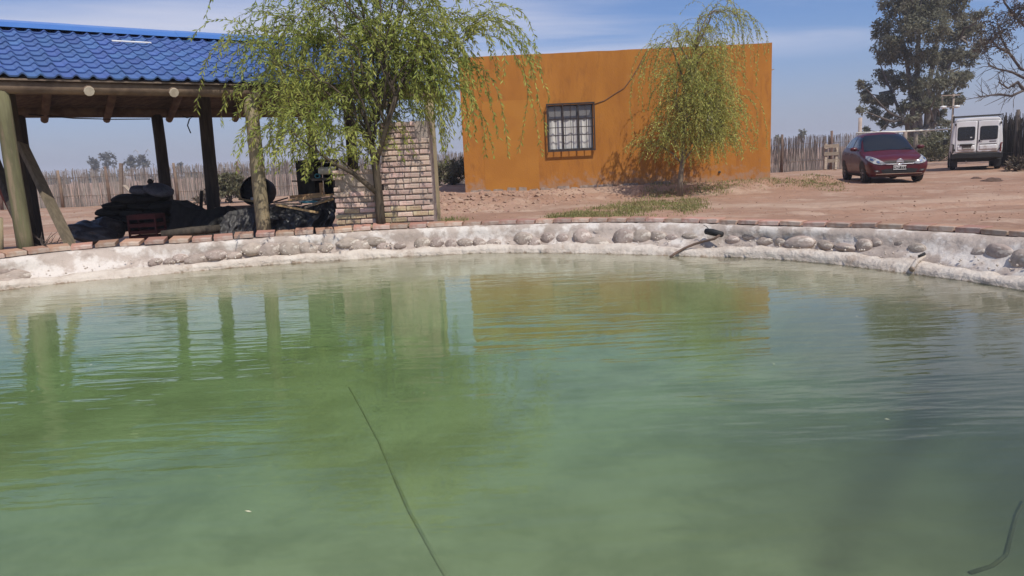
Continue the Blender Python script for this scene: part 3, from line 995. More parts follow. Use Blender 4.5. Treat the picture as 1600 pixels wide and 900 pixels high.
# patch of later render, rubble footing, cable, drain hole, eave board
px0, pz1 = at(752, 158, Y=BY).x, at(752, 159, Y=BY).z
MB().box(((px0 + px0 + 1.62) / 2, BY - .002, (pz1 + ZB) / 2), (1.62, .012, pz1 - ZB)).build('render_patch', ORANGEP, house)
mb = MB()
x = BXL + .15
while x < BXR - 3.0:
    w = random.uniform(.12, .5)
    hh = random.uniform(.02, .10)
    zg = height(x, BY - .05)
    mb.box((x + w / 2, BY - .02, zg + hh / 2 - .03), (w, random.uniform(.07, .13), hh + .06), Matrix.Rotation(random.uniform(-.12, .12), 3, 'Y'), 0.85)
    x += w * random.uniform(.8, 1.3)
o = mb.build('footing_rubble', FOOT, house); o['kind'] = 'stuff'
cab = [(928, 163), (945, 157), (960, 147), (975, 138), (987, 122), (997, 105), (1006, 88), (1012, 77)]
MB().tube([at(a, b, Y=BY - .012) for a, b in cab], 0.011, 6).build('cable', HOSEB, house, smooth=True)
dh = at(1124, 269, Y=BY - .01)
MB().tube([dh, dh + Vector((0, -.03, 0))], 0.035, 10).build('drain_pipe', BLACK, house)
eb = at(1205, 113, Y=BY + 1.0)
MB().box((BXR + .10, BY + 1.0, eb.z), (.34, .9, .03), Matrix.Rotation(-.25, 3, 'Y')).build('eave_board', OLDPL, house)

# barred window: frame, blind, curtain, panes; the grille stands off the wall
win = MB().box(((w1x0 + w1x1) / 2, BY + .155, (w1z0 + w1z1) / 2), (w1x1 - w1x0, .012, w1z1 - w1z0)).build('window', WHITEP, house)
W1w, W1h = w1x1 - w1x0, w1z1 - w1z0
zb_ = w1z0 + W1h * 0.66
mb = MB()
nb_ = 60
top, bot = [], []
for i in range(nb_ + 1):
    u = i / nb_
    yy = BY + .115 + .018 * math.sin(u * 38 + 2 * math.sin(u * 9)) * 0.9
    top.append((w1x0 + .03 + (W1w - .06) * u, yy, zb_)); bot.append((w1x0 + .03 + (W1w - .06) * u, yy, w1z0 + .03))
mb.v = bot + top
mb.f = [(i, i + 1, nb_ + 2 + i, nb_ + 1 + i) for i in range(nb_)]
mb.build('curtain', CURT, win, smooth=True, fix=False)
MB().box(((w1x0 + w1x1) / 2, BY + .11, (zb_ + w1z1) / 2), (W1w - .06, .02, w1z1 - zb_ - .01)).build('blind', BLIND, win)
fr = MB()
for xx in (w1x0 + .02, w1x1 - .02, w1x0 + W1w / 3, w1x0 + 2 * W1w / 3):
    fr.box((xx, BY + .07, (w1z0 + w1z1) / 2), (.035, .05, W1h - .002))
fr.box(((w1x0 + w1x1) / 2, BY + .07, w1z0 + .02), (W1w - .004, .046, .036)).box(((w1x0 + w1x1) / 2, BY + .07, w1z1 - .02), (W1w - .004, .046, .036))
fr.build('window_frame', DGREY, win)
GL = glass_mat('window_glass', (0.95, 0.96, 0.95), 0.07)
for k in range(3):
    x0, x1 = w1x0 + W1w * k / 3 + .02, w1x0 + W1w * (k + 1) / 3 - .02
    MB().add([(x0, BY + .06, w1z0 + .03), (x1, BY + .06, w1z0 + .03), (x1, BY + .06, w1z1 - .03), (x0, BY + .06, w1z1 - .03)], [(0, 1, 2, 3)]).build('pane', GL, win, fix=False)
gr = MB()
gy = BY - .13
gx0, gx1, gz0, gz1 = w1x0 - .02, w1x1 + .02, w1z0 - .02, w1z1 + .02
gr.box(((gx0 + gx1) / 2, gy, gz0), (gx1 - gx0 + .045, .03, .045)).box(((gx0 + gx1) / 2, gy, gz1), (gx1 - gx0 + .045, .03, .045))
gr.box((gx0, gy + .002, (gz0 + gz1) / 2), (.04, .03, gz1 - gz0 - .045)).box((gx1, gy + .002, (gz0 + gz1) / 2), (.04, .03, gz1 - gz0 - .045))
for xx, zz in ((gx0, gz0), (gx1, gz0), (gx0, gz1), (gx1, gz1)):
    gr.box((xx, gy + .07, zz), (.02, .12, .02))
grille = gr.build('window_grille', IRON, house)
for k in range(1, 6):
    xx = gx0 + (gx1 - gx0) * k / 6
    th_ = .036 if k in (2, 4) else .018
    MB().box((xx, gy, (gz0 + gz1) / 2), (th_, .02, gz1 - gz0 - .046)).build('bar', IRON, grille)
for fz in (0.33, 0.5, 0.68):
    zz = gz0 + (gz1 - gz0) * fz
    MB().box(((gx0 + gx1) / 2, gy - .014, zz), (gx1 - gx0 - .04, .012, .022)).build('bar', IRON, grille)
# narrow window behind the small willow
win2 = MB().box(((w2x0 + w2x1) / 2, BY + .15, (w2z0 + w2z1) / 2), (w2x1 - w2x0, .012, w2z1 - w2z0)).build('window', CGLASS, house)
MB().box(((w2x0 + w2x1) / 2 - .1, BY + .12, w2z0 + .42), (.2, .012, .8)).build('curtain', CURT, win2)
f2 = MB()
for xx in (w2x0 + .02, w2x1 - .02, (w2x0 + w2x1) / 2):
    f2.box((xx, BY + .09, (w2z0 + w2z1) / 2), (.04, .04, w2z1 - w2z0 - .002))
f2.box(((w2x0 + w2x1) / 2, BY + .09, w2z0 + .02), (w2x1 - w2x0 - .085, .038, .038)).box(((w2x0 + w2x1) / 2, BY + .09, w2z1 - .02), (w2x1 - w2x0 - .085, .038, .038))
f2.build('window_frame', DGREY, win2)

# ------------------------------------------------------------------ open shelter
SA = R(37)
ax = Vector((math.cos(SA), math.sin(SA), 0)); pn = Vector((-math.sin(SA), math.cos(SA), 0))
E0 = at(0, 121, Y=8.7)                       # eave seen at the left edge of the view
ZE = E0.z
E0 = Vector((E0.x, E0.y, 0))
WR, RISE = 2.5, 0.95
def sh(t, w, z):
    return E0 + ax * t + pn * w + Vector((0, 0, z))
def t_of(px, w, py=150):
    """how far along the eave a column of the view meets the line w behind the eave"""
    o = E0 + pn * w
    d_ = ray(px, py)
    u = d_.x / d_.y
    return (u * o.y - o.x) / (ax.x - u * ax.y)
T0, T1 = -1.9, t_of(690, 0)
shelter = thing('open_shelter', sh((T0 + T1) / 2, WR, 0.0), 'open timber shelter on round posts with a blue tiled gable roof', 'shelter')
slope = math.atan2(RISE, WR)
SLEN = math.hypot(WR, RISE)
def on_roof(t, s, off=0.0):
    return sh(t, s * math.cos(slope) - off * math.sin(slope), ZE + s * math.sin(slope) + off * math.cos(slope))
ROWS = 10
TW, TR_ = 0.18, SLEN / ROWS
rup = (pn * math.cos(slope) + Vector((0, 0, 1)) * math.sin(slope)).normalized()
rn = ax.cross(rup).normalized()
if rn.z < 0:
    rn = -rn
def tile_shape():
    """one pressed tile: a broad pan and a raised roll, its lower edge standing proud of the row below"""
    prof = [(0, .006), (.12, .0), (.42, .0), (.55, .006), (.66, .026), (.76, .038), (.86, .030), (.95, .012), (1.0, .006)]
    vs, fs = [], []
    for v_, up in ((0.0, .022), (1.12, .0)):
        for u, h in prof:
            vs.append(Vector((u * TW, v_ * TR_, h + up)))
    for u, h in prof:
        vs.append(Vector((u * TW, 0.002, h + .002)))
    n = len(prof)
    for i in range(n - 1):
        fs.append((i, i + 1, n + i + 1, n + i))
        fs.append((2 * n + i, 2 * n + i + 1, i + 1, i))
    return vs, fs
tvs, tfs = tile_shape()
tmb = MB(); tmb.add(tvs, tfs)
tile_me = tmb.mesh('roof_tile', smooth=False, fix=False)
tile_me.materials.append(BLUE)
trot = Matrix((ax, rup, rn)).transposed()
cols = int((T1 - T0) / TW)
tcoords = [(c, r) for c in range(cols) for r in range(ROWS)]
def tile_px(c, r):
    p = on_roof(T0 + c * TW, r * TR_)
    q = p - CAM
    return 800 + FPX * q.x / q.y
inview = [(c, r) for (c, r) in tcoords if -10 < tile_px(c, r) < 395][:298]
chosen = set(inview)
stuffmb = MB()
for c, r in tcoords:
    p = on_roof(T0 + c * TW, r * TR_, 0.0)
    p += rup * random.uniform(-.006, .006) + rn * (random.uniform(0, .004) + (.007 if (c // 6) % 2 else 0)) + rup * .012 * nz(c // 6, 3, 2, 1.7)
    if (c, r) in chosen:
        link_mesh('roof_tile', tile_me, None, shelter, p, trot)
    else:
        stuffmb.add([p + trot @ v for v in tvs], tfs)
# the slope that faces away
rup2 = (-pn * math.cos(slope) + Vector((0, 0, 1)) * math.sin(slope)).normalized()
rn2 = (-ax).cross(rup2)
trot2 = Matrix((-ax, rup2, rn2)).transposed()
for c in range(cols):
    for r in range(ROWS):
        p = sh(T0 + (c + 1) * TW, 2 * WR - r * TR_ * math.cos(slope), ZE + r * TR_ * math.sin(slope))
        stuffmb.add([p + trot2 @ v for v in tvs], tfs)
o = stuffmb.build('roof_tiles', BLUES, shelter, fix=False)
o['kind'] = 'stuff'
# ridge caps
t = T0
while t < T1 - .1:
    t2 = min(t + 1.5, T1)
    j = random.uniform(0, .012)
    rings = []
    for tt in (t - .03, t2 + .03):
        rr_ = []
        for s, off in ((SLEN - .20, .062 + j), (SLEN - .06, .075 + j), (SLEN + .02, .085 + j)):
            rr_.append(on_roof(tt, s, off))
        b = sh(tt, WR, ZE + RISE + .115 + j)
        rr_.append(b)
        for s, off in ((SLEN - .06, .075 + j), (SLEN - .20, .062 + j)):
            q = on_roof(tt, s, off)
            w = (q - E0).dot(pn)
            rr_.append(q + pn * 2 * (WR - w))
        rings.append(rr_)
    MB().loft(rings, closed=False).build('ridge_cap', RIDGE, shelter, fix=False)
    t = t2
# white patch lying on the tiles
pt = on_roof(t_of(215, 1.9), 1.98, .06)
MB().box(pt, (0.52, .055, .012), trot).build('white_strip', WHITEP, shelter)
# boards under the tiles
und = MB()
for side in (0, 1):
    for k in range(8):
        s0, s1 = SLEN * k / 8 + .006, SLEN * (k + 1) / 8 - .006
        for a0, a1 in ((T0 + .02, T1 - .02),):
            q = [on_roof(a0, s0, -.028), on_roof(a1, s0, -.028), on_roof(a1, s1, -.028), on_roof(a0, s1, -.028)]
            q2 = [p + Vector((0, 0, .02)) for p in q]
            if side:
                q = [p + pn * 2 * (WR - (p - E0).dot(pn)) for p in q]
                q2 = [p + pn * 2 * (WR - (p - E0).dot(pn)) for p in q2]
            und.add(q + q2, [(0, 1, 2, 3), (4, 5, 6, 7), (0, 1, 5, 4), (1, 2, 6, 5), (2, 3, 7, 6), (3, 0, 4, 7)])
und.build('roof_boarding', UNDER, shelter)
# rafters: round logs across, their ends sawn pale
for px_ in (-160, 140, 272, 400, 530, 655):
    tt = t_of(px_, 0.05)
    for side in (0, 1):
        a, b = on_roof(tt, -.02, -.135), on_roof(tt, SLEN - .08, -.115)
        if side:
            a = a + pn * 2 * (WR - (a - E0).dot(pn)); b = b + pn * 2 * (WR - (b - E0).dot(pn))
        rf = MB().tube([a, a.lerp(b, .5) + Vector((0, 0, .01)), b], [.062, .066, .06], 10).build('rafter', BEAM, shelter, smooth=True)
        d = (a - b).normalized()
        MB().tube([a + d * .001, a + d * .006], [.06, .056], 10).build('sawn_end', ENDG, rf)
# long beams: front and rear eaves and the ridge
def beam(w, z, r, t0=T0 + .05, t1=T1 - .05, m=BEAM):
    pts, rad = [], []
    for k in range(9):
        tt = t0 + (t1 - t0) * k / 8
        pts.append(sh(tt, w, z + .012 * nz(tt, w, 4, 1.3))); rad.append(r * (1 + .06 * nz(tt, w, 8, 1)))
    return MB().tube(pts, rad, 12).build('beam', m, shelter, smooth=True)
beam(0.14, ZE - .085, .085)
beam(2 * WR - .14, ZE - .005, .10)
beam(WR, ZE + RISE - .30, .08)
# second boards lying on the beams under the boarding (purlins)
for w, k in ((0.9, 1), (1.7, 1), (3.3, -1), (4.1, -1)):
    ww = w if w < WR else 2 * WR - w
    beam(w, ZE + ww * math.tan(slope) - .10, .03)
# posts
def post(px_, w, r, m, base=None, top=None, lean=0.0, pxt=None, n=12):
    t0 = t_of(px_, w, 365)
    b = sh(t0, w, 0)
    b.z = height(b.x, b.y) - .15
    zt = top if top is not None else (ZE - .05)
    tt = t0 if pxt is None else t_of(pxt, w, 170)
    e = sh(tt, w, zt)
    pts = [b.lerp(e, k / 5) + Vector((.012 * nz(k, px_, 3, 1.1), .012 * nz(px_, k, 5, 1.1), 0)) for k in range(6)]
    return MB().tube(pts, [r * (1.06 - .12 * k / 5) for k in range(6)], n).build('post', m, shelter, smooth=True)
post(36, .16, .085, POSTG)
post(413, .16, .098, POSTY)
post(683, .16, .082, POSTY)
post(-330, .16, .11, POSTG)
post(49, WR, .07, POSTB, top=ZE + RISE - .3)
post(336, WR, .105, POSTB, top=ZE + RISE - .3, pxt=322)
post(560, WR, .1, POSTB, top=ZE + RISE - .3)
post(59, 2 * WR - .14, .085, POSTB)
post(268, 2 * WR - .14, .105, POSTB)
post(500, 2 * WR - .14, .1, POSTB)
# diagonal braces at the left
def brace(a, b, Ya, Yb, w, h, m, name='brace'):
    return MB().bar(at(a[0], a[1], Y=Ya), at(b[0], b[1], Y=Yb), w, h, Vector((0, -1, 0))).build(name, m, shelter)
brace((34, 225), (113, 388), 9.9, 9.4, .05, .17, M('brace_wood', (.21, .17, .115), (.14, .115, .08), scale=5, stretch=(4, 4, 1)))
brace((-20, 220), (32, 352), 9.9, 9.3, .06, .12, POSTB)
brace((-14, 262), (30, 352), 9.95, 9.45, .05, .07, M('red_brown_wood', (.26, .07, .04), (.2, .06, .04)))
o = MB().tube([at(-2, 415, Y=8.62), at(-3, 340, Y=8.62)], [.055, .05], 10).build('stake', POSTY, smooth=True, org=at(-2, 415, Y=8.62))
tag(o, 'short yellowish wooden stake at the left edge by the coping', 'stake')
# wire slung under the roof and the cord hanging from it
MB().tube([sh(t_of(x, 2 * WR - .3), 2 * WR - .3, at(x, y, Y=13.5).z) for x, y in ((40, 184), (110, 187), (170, 186), (230, 183))], .010, 6).build('slack_wire', BLACK, shelter)
MB().tube([at(x, y, Y=12.9) for x, y in ((285, 181), (292, 184), (302, 182), (296, 186), (293, 196), (298, 208))], .010, 6).build('hanging_cord', BLACK, shelter)

# ------------------------------------------------------------------ brick barbecue
BQY = 10.08
def build_barbecue():
    c = at(600, 357, Y=BQY)
    root = thing('brick_barbecue', (c.x, BQY + .3, height(c.x, BQY)), 'rough brick barbecue with a taller right half behind the willow', 'barbecue')
    xl, xm, xr = at(522, 300, Y=BQY).x, at(598, 300, Y=BQY).x, at(675, 290, Y=BQY).x
    zb = at(600, 366, Y=BQY).z
    zl, zh = at(560, 263, Y=BQY).z, at(640, 188, Y=BQY).z
    dep = .62
    MB().box(((xl + xm) / 2 + .008, BQY + dep / 2 + .014, (zb + zl) / 2 - .01), (xm - xl - .03, dep, zl - zb - .03)).build('mortar_core', MORTAR, root)
    MB().box(((xm + xr) / 2, BQY + dep / 2 + .012, (zb + zh) / 2), (xr - xm - .03, dep - .01, zh - zb - .03)).build('mortar_core', MORTAR, root)
    mes = [brick_mesh('brick', .205, .1, .054, 20 + k) for k in range(4)]
    meh = [brick_mesh('brick', .1, .1, .054, 30 + k) for k in range(3)]
    for q in mes + meh:
        q.materials.append(BRICK)
    mesy = [q.copy() for q in mes]
    for q in mesy:
        q.materials[0] = BRICKY
    ch = .0745
    rows = int((zh - zb) / ch)
    for r in range(rows):
        z = zb + ch * (r + .5)
        left = xl if z < zl - .03 else xm
        x = left + (0 if r % 2 else -.1) + random.uniform(-.02, .02)
        right = xr if z < zh - .2 else xr - .18
        while x < right - .04:
            a, b = max(x, left), min(x + .205, right)
            skip = (xl + .10 < (a + b) / 2 < xm - .03) and zl - .30 < z < zl - .08
            if b - a > .05 and not skip:
                yel = r < 5 and random.random() < .75
                me = random.choice(mesy if yel else mes)
                link_mesh('brick', me, None, root, ((a + b) / 2, BQY + .042 + random.uniform(-.009, .007), z + random.uniform(-.003, .003)),
                          (random.uniform(-.02, .02), random.uniform(-.02, .02), random.uniform(-.025, .025)), ((b - a) / .205 * .99, 1, 1))
            x += .210 + random.uniform(-.004, .008)
    # smear of plaster on the low half, and the darker end face
    mb = MB()
    pc = at(568, 280, Y=BQY - .005)
    pts = []
    for k in range(14):
        a = 2 * PI * k / 14
        pts.append((pc.x + .27 * math.cos(a) * (1 + .2 * math.sin(3 * a)), BQY - .002, pc.z + .11 * math.sin(a) * (1 + .15 * math.cos(2 * a))))
    pts2 = [(p[0], p[1] + .06, p[2]) for p in pts]
    mb.v = pts + pts2
    mb.f = [tuple(range(14))] + [(k, (k + 1) % 14, 14 + (k + 1) % 14, 14 + k) for k in range(14)]
    mb.build('plaster_smear', PLASTER, root)
    for r in range(int((zl - zb) / ch)):
        for q in (.18, .40):
            link_mesh('brick', random.choice(mes), None, root, (xl + .04, BQY + q + .05 * (r % 2) + .02, zb + ch * (r + .5)), (0, 0, PI / 2 + random.uniform(-.03, .03)))
    # iron grill shelf sticking out to the left
    return root
build_barbecue()

# ------------------------------------------------------------------ things left of the barbecue
YB = 11.3
bx = thing('firebox', at(492, 306, Y=YB), 'soot black sheet metal firebox left of the brick barbecue', 'firebox')
a, b = at(461, 251, Y=YB), at(521, 306, Y=YB)
cx, cz = (a.x + b.x) / 2, (a.z + b.z) / 2
wv, hv_ = (b.x - a.x), (a.z - b.z)
q = MB()
q.box((a.x + wv * .25, YB + .25, cz), (wv * .5, .5, hv_))
q.box((a.x + wv * .75 + .002, YB + .28, a.z - hv_ * .04), (wv * .5, .44, hv_ * .08))
q.box((b.x - .012, YB + .28, cz - .02), (.02, .44, hv_ * .9))
q.box((a.x + wv * .75, YB + .49, cz - .02), (wv * .5 - .03, .02, hv_ * .9))
q.build('body', BLKMET, bx)
MB().box((a.x + wv * .73, YB + .2, cz - .02), (wv * .58, .5, .035)).build('shelf', M('dusty_shelf', (.2, .17, .15), (.12, .1, .09)), bx)
MB().bar(at(456, 283, Y=YB - .02), at(482, 283, Y=YB - .02), .02, .02).build('handle', BLKMET, bx)
MB().box((a.x + wv * .68, YB - .01, cz - .17), (.05, .03, .2)).build('prop', PLANK, bx)
o = MB().tube([at(497, 267, Y=YB - .1), at(506, 267, Y=YB - .08), at(521, 266, Y=YB + .05)], [.055, .056, .056], 14).build('white_pipe', PVC, smooth=True, org=at(505, 268, Y=YB))
tag(o, 'short white plastic pipe lying on the black firebox', 'pipe')
ring = []
rc_ = at(496, 275, Y=YB - .14)
for k in range(17):
    aa = 2 * PI * k / 16
    ring.append(rc_ + Vector((.034 * math.cos(aa), .012 * math.cos(aa), .03 * math.sin(aa))))
o = MB().tube(ring, .011, 6, cap=False).build('tape_roll', TEAL, smooth=True, org=rc_)
tag(o, 'small teal plastic ring hanging under the white pipe', 'ring')

# black tub lying on its side beyond the grey post
o_c = at(398, 297, Y=13.2)
tb = thing('round_tub', o_c - Vector((0, 0, .25)), 'black round tub lying on its side behind the grey post', 'tub')
vr = 26 * 13.2 / FPX
prof = [(.0, 1.0), (.02, 1.03), (.06, 1.0), (.22, .94), (.24, .9)]
ringsT = []
tax = Vector((-.25, -.92, .28)).normalized()
tu = tax.cross(Vector((0, 0, 1))).normalized(); tv = tu.cross(tax)
def circ(c, r, n=28):
    return [c + tu * (math.cos(2 * PI * k / n) * r) + tv * (math.sin(2 * PI * k / n) * r * .92) for k in range(n)]
for d_, k in ((0, .93), (0, 1.0), (-.05, 1.0), (-.25, .92), (-.28, .85)):
    ringsT.append(circ(o_c + tax * d_, vr * k))
MB().loft(ringsT, cap=False).build('tub_wall', BLACK, tb, smooth=True)
MB().loft([circ(o_c + tax * -.03, vr * .95), circ(o_c + tax * -.2, vr * .86)]).build('tub_bottom', BLACK, tb, smooth=True)
o = MB().bar(at(374, 311, Y=12.6), at(398, 315, Y=12.4), .04, .03).build('loose_batten', PLANK, org=at(374, 311, Y=12.6))
tag(o, 'short pale batten lying in front of the black tub', 'batten')
o = link_mesh('white_scrap', blob(2, .3, 5), WHITEP, None, at(396, 311, Y=12.5), None, (.05, .04, .035))
tag(o, 'crumpled white scrap beside the black tub', 'scrap')

# tarp heap with boards on it
def tarp(name, x0, x1, ytop, ybot, Y, depth, mat, label, seed, cat='tarp', amp=.05):
    A = [at(x0 + (x1 - x0) * i / 44, px_interp(ybot, x0 + (x1 - x0) * i / 44), Y=Y) for i in range(45)]
    T = [at(x0 + (x1 - x0) * i / 44, px_interp(ytop, x0 + (x1 - x0) * i / 44), Y=Y + .18) for i in range(45)]
    mb = MB()
    nv = 26
    vs = []
    for j in range(nv + 8):
        for i in range(45):
            if j <= nv:
                u = j / nv
                p = A[i].lerp(T[i], u)
                f = math.sin(u * PI) * .5 + .5
                q = nz(i * .16 + 1.6 * nz(j * .1, seed, 0, 1), j * .055 + seed, seed, 1)
                fold = (1 - abs(q) * 2.6) * amp * 1.1 + nz(i * .5, j * .2, seed + 3, 1) * amp * .4
                p = p + Vector((.02 * nz(i * .3, j * .3, seed + 5), -fold * f - .13 * math.sin((1 - u) * PI * .5) , 0.01 * nz(i * .4, j * .4, seed)))
            else:
                v = (j - nv) / 8
                p = T[i] + Vector((0, depth * v, -.06 * v + .035 * nz(i * .25, v * 6, seed + 9) * math.sin(v * PI) - .75 * sstep(.8, 1, v) * (T[i].z - A[i].z)))
                p.y -= ((1 - abs(nz(i * .16, nv * .055 + seed, seed, 1)) * 2.6) * amp * .5) * (1 - v)
            vs.append(p)
    mb.v = [tuple(p) for p in vs]
    for j in range(nv + 7):
        for i in range(44):
            mb.f.append((j * 45 + i, j * 45 + i + 1, (j + 1) * 45 + i + 1, (j + 1) * 45 + i))
    o = mb.build(name, mat, smooth=True, fix=False, org=A[22])
    return tag(o, label, cat)
tarp('black_tarp', 424, 526, [(424, 323), (470, 322), (500, 315), (520, 308), (526, 308)], [(424, 372), (526, 370)], 10.75, 1.0, TARP, 'creased black plastic sheet over a heap, between grey post and brick barbecue', 3, amp=.12)
tarp('black_tarp', 349, 409, [(349, 338), (360, 330), (380, 326), (409, 322)], [(349, 376), (409, 374)], 10.85, .9, TARPG, 'dusty black plastic sheet over a low heap, left of the grey post', 8, amp=.07)
def board(a, b, Ya, Yb, w, h, m, label, name='board', cat='board'):
    o = MB().bar(at(a[0], a[1], Y=Ya), at(b[0], b[1], Y=Yb), w, h).build(name, m, org=at(a[0], a[1], Y=Ya))
    return tag(o, label, cat, 'boards lying on the tarp heap')
board((432, 320), (496, 332), 10.55, 10.35, .035, .025, PLANK, 'thin pale lath slanting down across the front of the black sheet')
board((455, 308), (506, 303), 11.2, 11.15, .12, .045, PLANK, 'thick orange yellow board, topmost on the heap by the firebox')
board((452, 313), (520, 304), 11.05, 11.0, .10, .03, PLANK, 'orange board just under the topmost board of the heap')
board((430, 317), (512, 309), 11.0, 10.95, .14, .02, OLDPL, 'wide grey plank in the middle of the heap of boards')
board((440, 319), (470, 319), 10.9, 10.9, .16, .02, OLDPL, 'short brown plank end sticking out left of the heap')
board((476, 325), (520, 307), 10.62, 10.75, .05, .03, OLDPL, 'slanting grey batten beside the brick barbecue')
board((488, 320), (521, 311), 10.8, 10.85, .04, .03, PLANK, 'short tan batten lying along the right end of the heap')
board((420, 318), (450, 309), 11.3, 11.4, .02, .02, BLACK, 'thin dark rod leaning on the left end of the heap', cat='rod')
o = link_mesh('teal_rag', blob(3, .35, 9), TEAL, None, at(482, 315.5, Y=10.8), None, (.13, .06, .02))
tag(o, 'crumpled teal rag lying between the boards', 'rag')
# low earth box behind the sheets
o = MB().box(at(392, 322, Y=12.0) - Vector((0, 0, .1)), (1.1, .3, .22)).build('low_wall', M('low_wall_clay', (.30, .2, .15), (.22, .15, .11), bump=.5), org=at(392, 322, Y=12.0), bevel=.02)
tag(o, 'low brown mud wall behind the dusty sheet', 'wall')

# ------------------------------------------------------------------ dark pile of sacks
def sack_mesh(seed):
    bm = bmesh.new()
    bmesh.ops.create_icosphere(bm, subdivisions=3, radius=1.0)
    for v in bm.verts:
        x, y, z = v.co
        k = 0.9
        v.co.x = math.copysign(abs(x) ** .7, x)
        v.co.z = math.copysign(abs(z) ** .8, z)
        n = noise.noise(v.co * 1.6 + Vector((seed * 5, 0, 0)))
        v.co *= 1 + .13 * n
    me = bpy.data.meshes.new('sack')
    bm.to_mesh(me); bm.free()
    me.polygons.foreach_set('use_smooth', [True] * len(me.polygons))
    me.materials.append(SACK)
    return me
sms = [sack_mesh(k) for k in range(4)]
layers = [('bottom layer', 352, [(188, 'left end'), (222, 'behind the red crate'), (256, 'right end')]),
          ('second layer', 340, [(180, 'left end'), (214, 'middle'), (250, 'right end')]),
          ('third layer', 329, [(179, 'left end'), (212, 'middle'), (248, 'right end')]),
          ('fourth layer', 320, [(190, 'left end'), (224, 'middle'), (256, 'right end')]),
          ('fifth layer', 309, [(203, 'left end'), (236, 'right end')])]
for ln, py, xs in layers:
    for k, (x, pos) in enumerate(xs):
        o = link_mesh('sack', sms[(k + py) % 4], None, None, at(x, py + 2, Y=11.6 + .05 * k), (random.uniform(-.05, .05), random.uniform(-.07, .07), random.uniform(-.2, .2)), (.24, .3, .078))
        tag(o, f'dark full sack in the {ln} of the pile, {pos}', 'sack', 'sacks stacked under the shelter')
o = link_mesh('sack', sms[2].copy(), None, None, at(222, 297, Y=11.6), (.1, .1, .3), (.17, .2, .075))
o.data.materials[0] = SACKB
tag(o, 'crumpled blue grey sack on top of the pile, at its left', 'sack', 'sacks stacked under the shelter')
o = link_mesh('sack', sms[1].copy(), None, None, at(248, 297, Y=11.55), (.1, .35, -.2), (.20, .22, .08))
o.data.materials[0] = SACKB
tag(o, 'blue grey sack sloping off the top right of the pile', 'sack', 'sacks stacked under the shelter')
jg = thing('jug', at(235, 288, Y=11.6), 'small dark jug standing on top of the sack pile', 'jug')
pj = at(235, 287, Y=11.6)
MB().tube([pj, pj + Vector((0, 0, .03)), pj + Vector((0, 0, .06)), pj + Vector((0, 0, .075))], [.035, .045, .03, .016], 12).build('body', BLACK, jg, smooth=True)
MB().tube([pj + Vector((.02, 0, .06)), pj + Vector((.055, 0, .05)), pj + Vector((.045, 0, .02))], .007, 6).build('handle', BLACK, jg)
o = link_mesh('rubbish_bag', blob(4, .28, 2, 1.4), TARP, None, at(147, 366, Y=10.6), (0, 0.35, .2), (.33, .3, .15))
tag(o, 'shiny black rubbish bag slumped at the left foot of the pile', 'bag')
o = link_mesh('rubbish_bag', blob(4, .3, 4, 1.5), TARP, None, at(168, 358, Y=11.0), (0, .2, .5), (.22, .25, .17))
tag(o, 'black rubbish bag tucked against the bottom sacks', 'bag')
tarp('black_tarp', 270, 356, [(270, 312), (285, 322), (300, 328), (330, 328), (343, 322), (350, 324), (356, 334)], [(270, 376), (356, 373)], 11.2, .8, SACK, 'black plastic sheet over a heap in the deep shade right of the sacks', 12, amp=.06)
def crate():
    a, b, Y = at(199, 337, Y=10.9), at(246, 374, Y=10.9), 10.9
    root = thing('crate', ((a.x + b.x) / 2, Y + .15, b.z), 'dull red slatted crate standing before the sacks', 'crate')
    w, h, d = b.x - a.x, a.z - b.z, .3
    for z, hh in ((a.z - .03, .07), (a.z - h * .42, .05), (a.z - h * .7, .05), (b.z + .03, .06)):
        for yy in (Y, Y + d):
            MB().box(((a.x + b.x) / 2, yy, z), (w - .026, .012, hh)).build('slat', REDCR, root)
        for xx in (a.x, b.x):
            MB().box((xx, Y + d / 2, z), (.012, d - .026, hh)).build('slat', REDCR, root)
    for xx in (a.x, b.x):
        for yy in (Y, Y + d):
            MB().box((xx, yy, (a.z + b.z) / 2), (.024, .024, h)).build('corner_post', REDCR, root)
    MB().box(((a.x + b.x) / 2, Y + d / 2, b.z + .01), (w - .03, d - .03, .012)).build('bottom', REDCR, root)
crate()
o = MB().tube([at(252, 367, Y=10.6), at(300, 361, Y=10.75), at(345, 357, Y=10.9)], [.06, .065, .06], 10).build('log', POSTB, smooth=True, org=at(252, 367, Y=10.6))
tag(o, 'dark log lying in the shade between crate and dusty sheet', 'log')
o = MB().tube([at(314, 330, Y=12.6), at(315, 298, Y=12.6)], [.03, .028], 8).build('stake', POSTB, smooth=True, org=at(314, 330, Y=12.6))
tag(o, 'short dark stake between the two rear posts of the shelter', 'stake')
# two leaning sticks before the fence
stk = thing('trestle', ground_at(190, 312), 'small wooden post and leaning strut before the cane fence', 'post')
MB().bar(at(190, 308, Y=27), at(189, 255, Y=27), .10, .10).build('upright', OLDPL, stk)
MB().bar(at(194, 290, Y=26.9), at(208, 304, Y=26.6), .12, .05).build('strut', OLDPL, stk)

# ------------------------------------------------------------------ vegetation
def leaf_pair(mb, p, d, n, L_, w):
    """a slender leaf: four points, its widest part below the middle"""
    s = d.cross(n)
    if s.length < 1e-4:
        s = d.cross(Vector((1, 0, 0)))
    s.normalize()
    m_ = p + d * (L_ * .45) + n * (L_ * .04)
    mb.add([p, m_ + s * w, p + d * L_, m_ - s * w], [(0, 1, 2, 3)])

def rand_unit():
    while True:
        v = Vector((random.uniform(-1, 1), random.uniform(-1, 1), random.uniform(-1, 1)))
        if .1 < v.length < 1:
            return v.normalized()

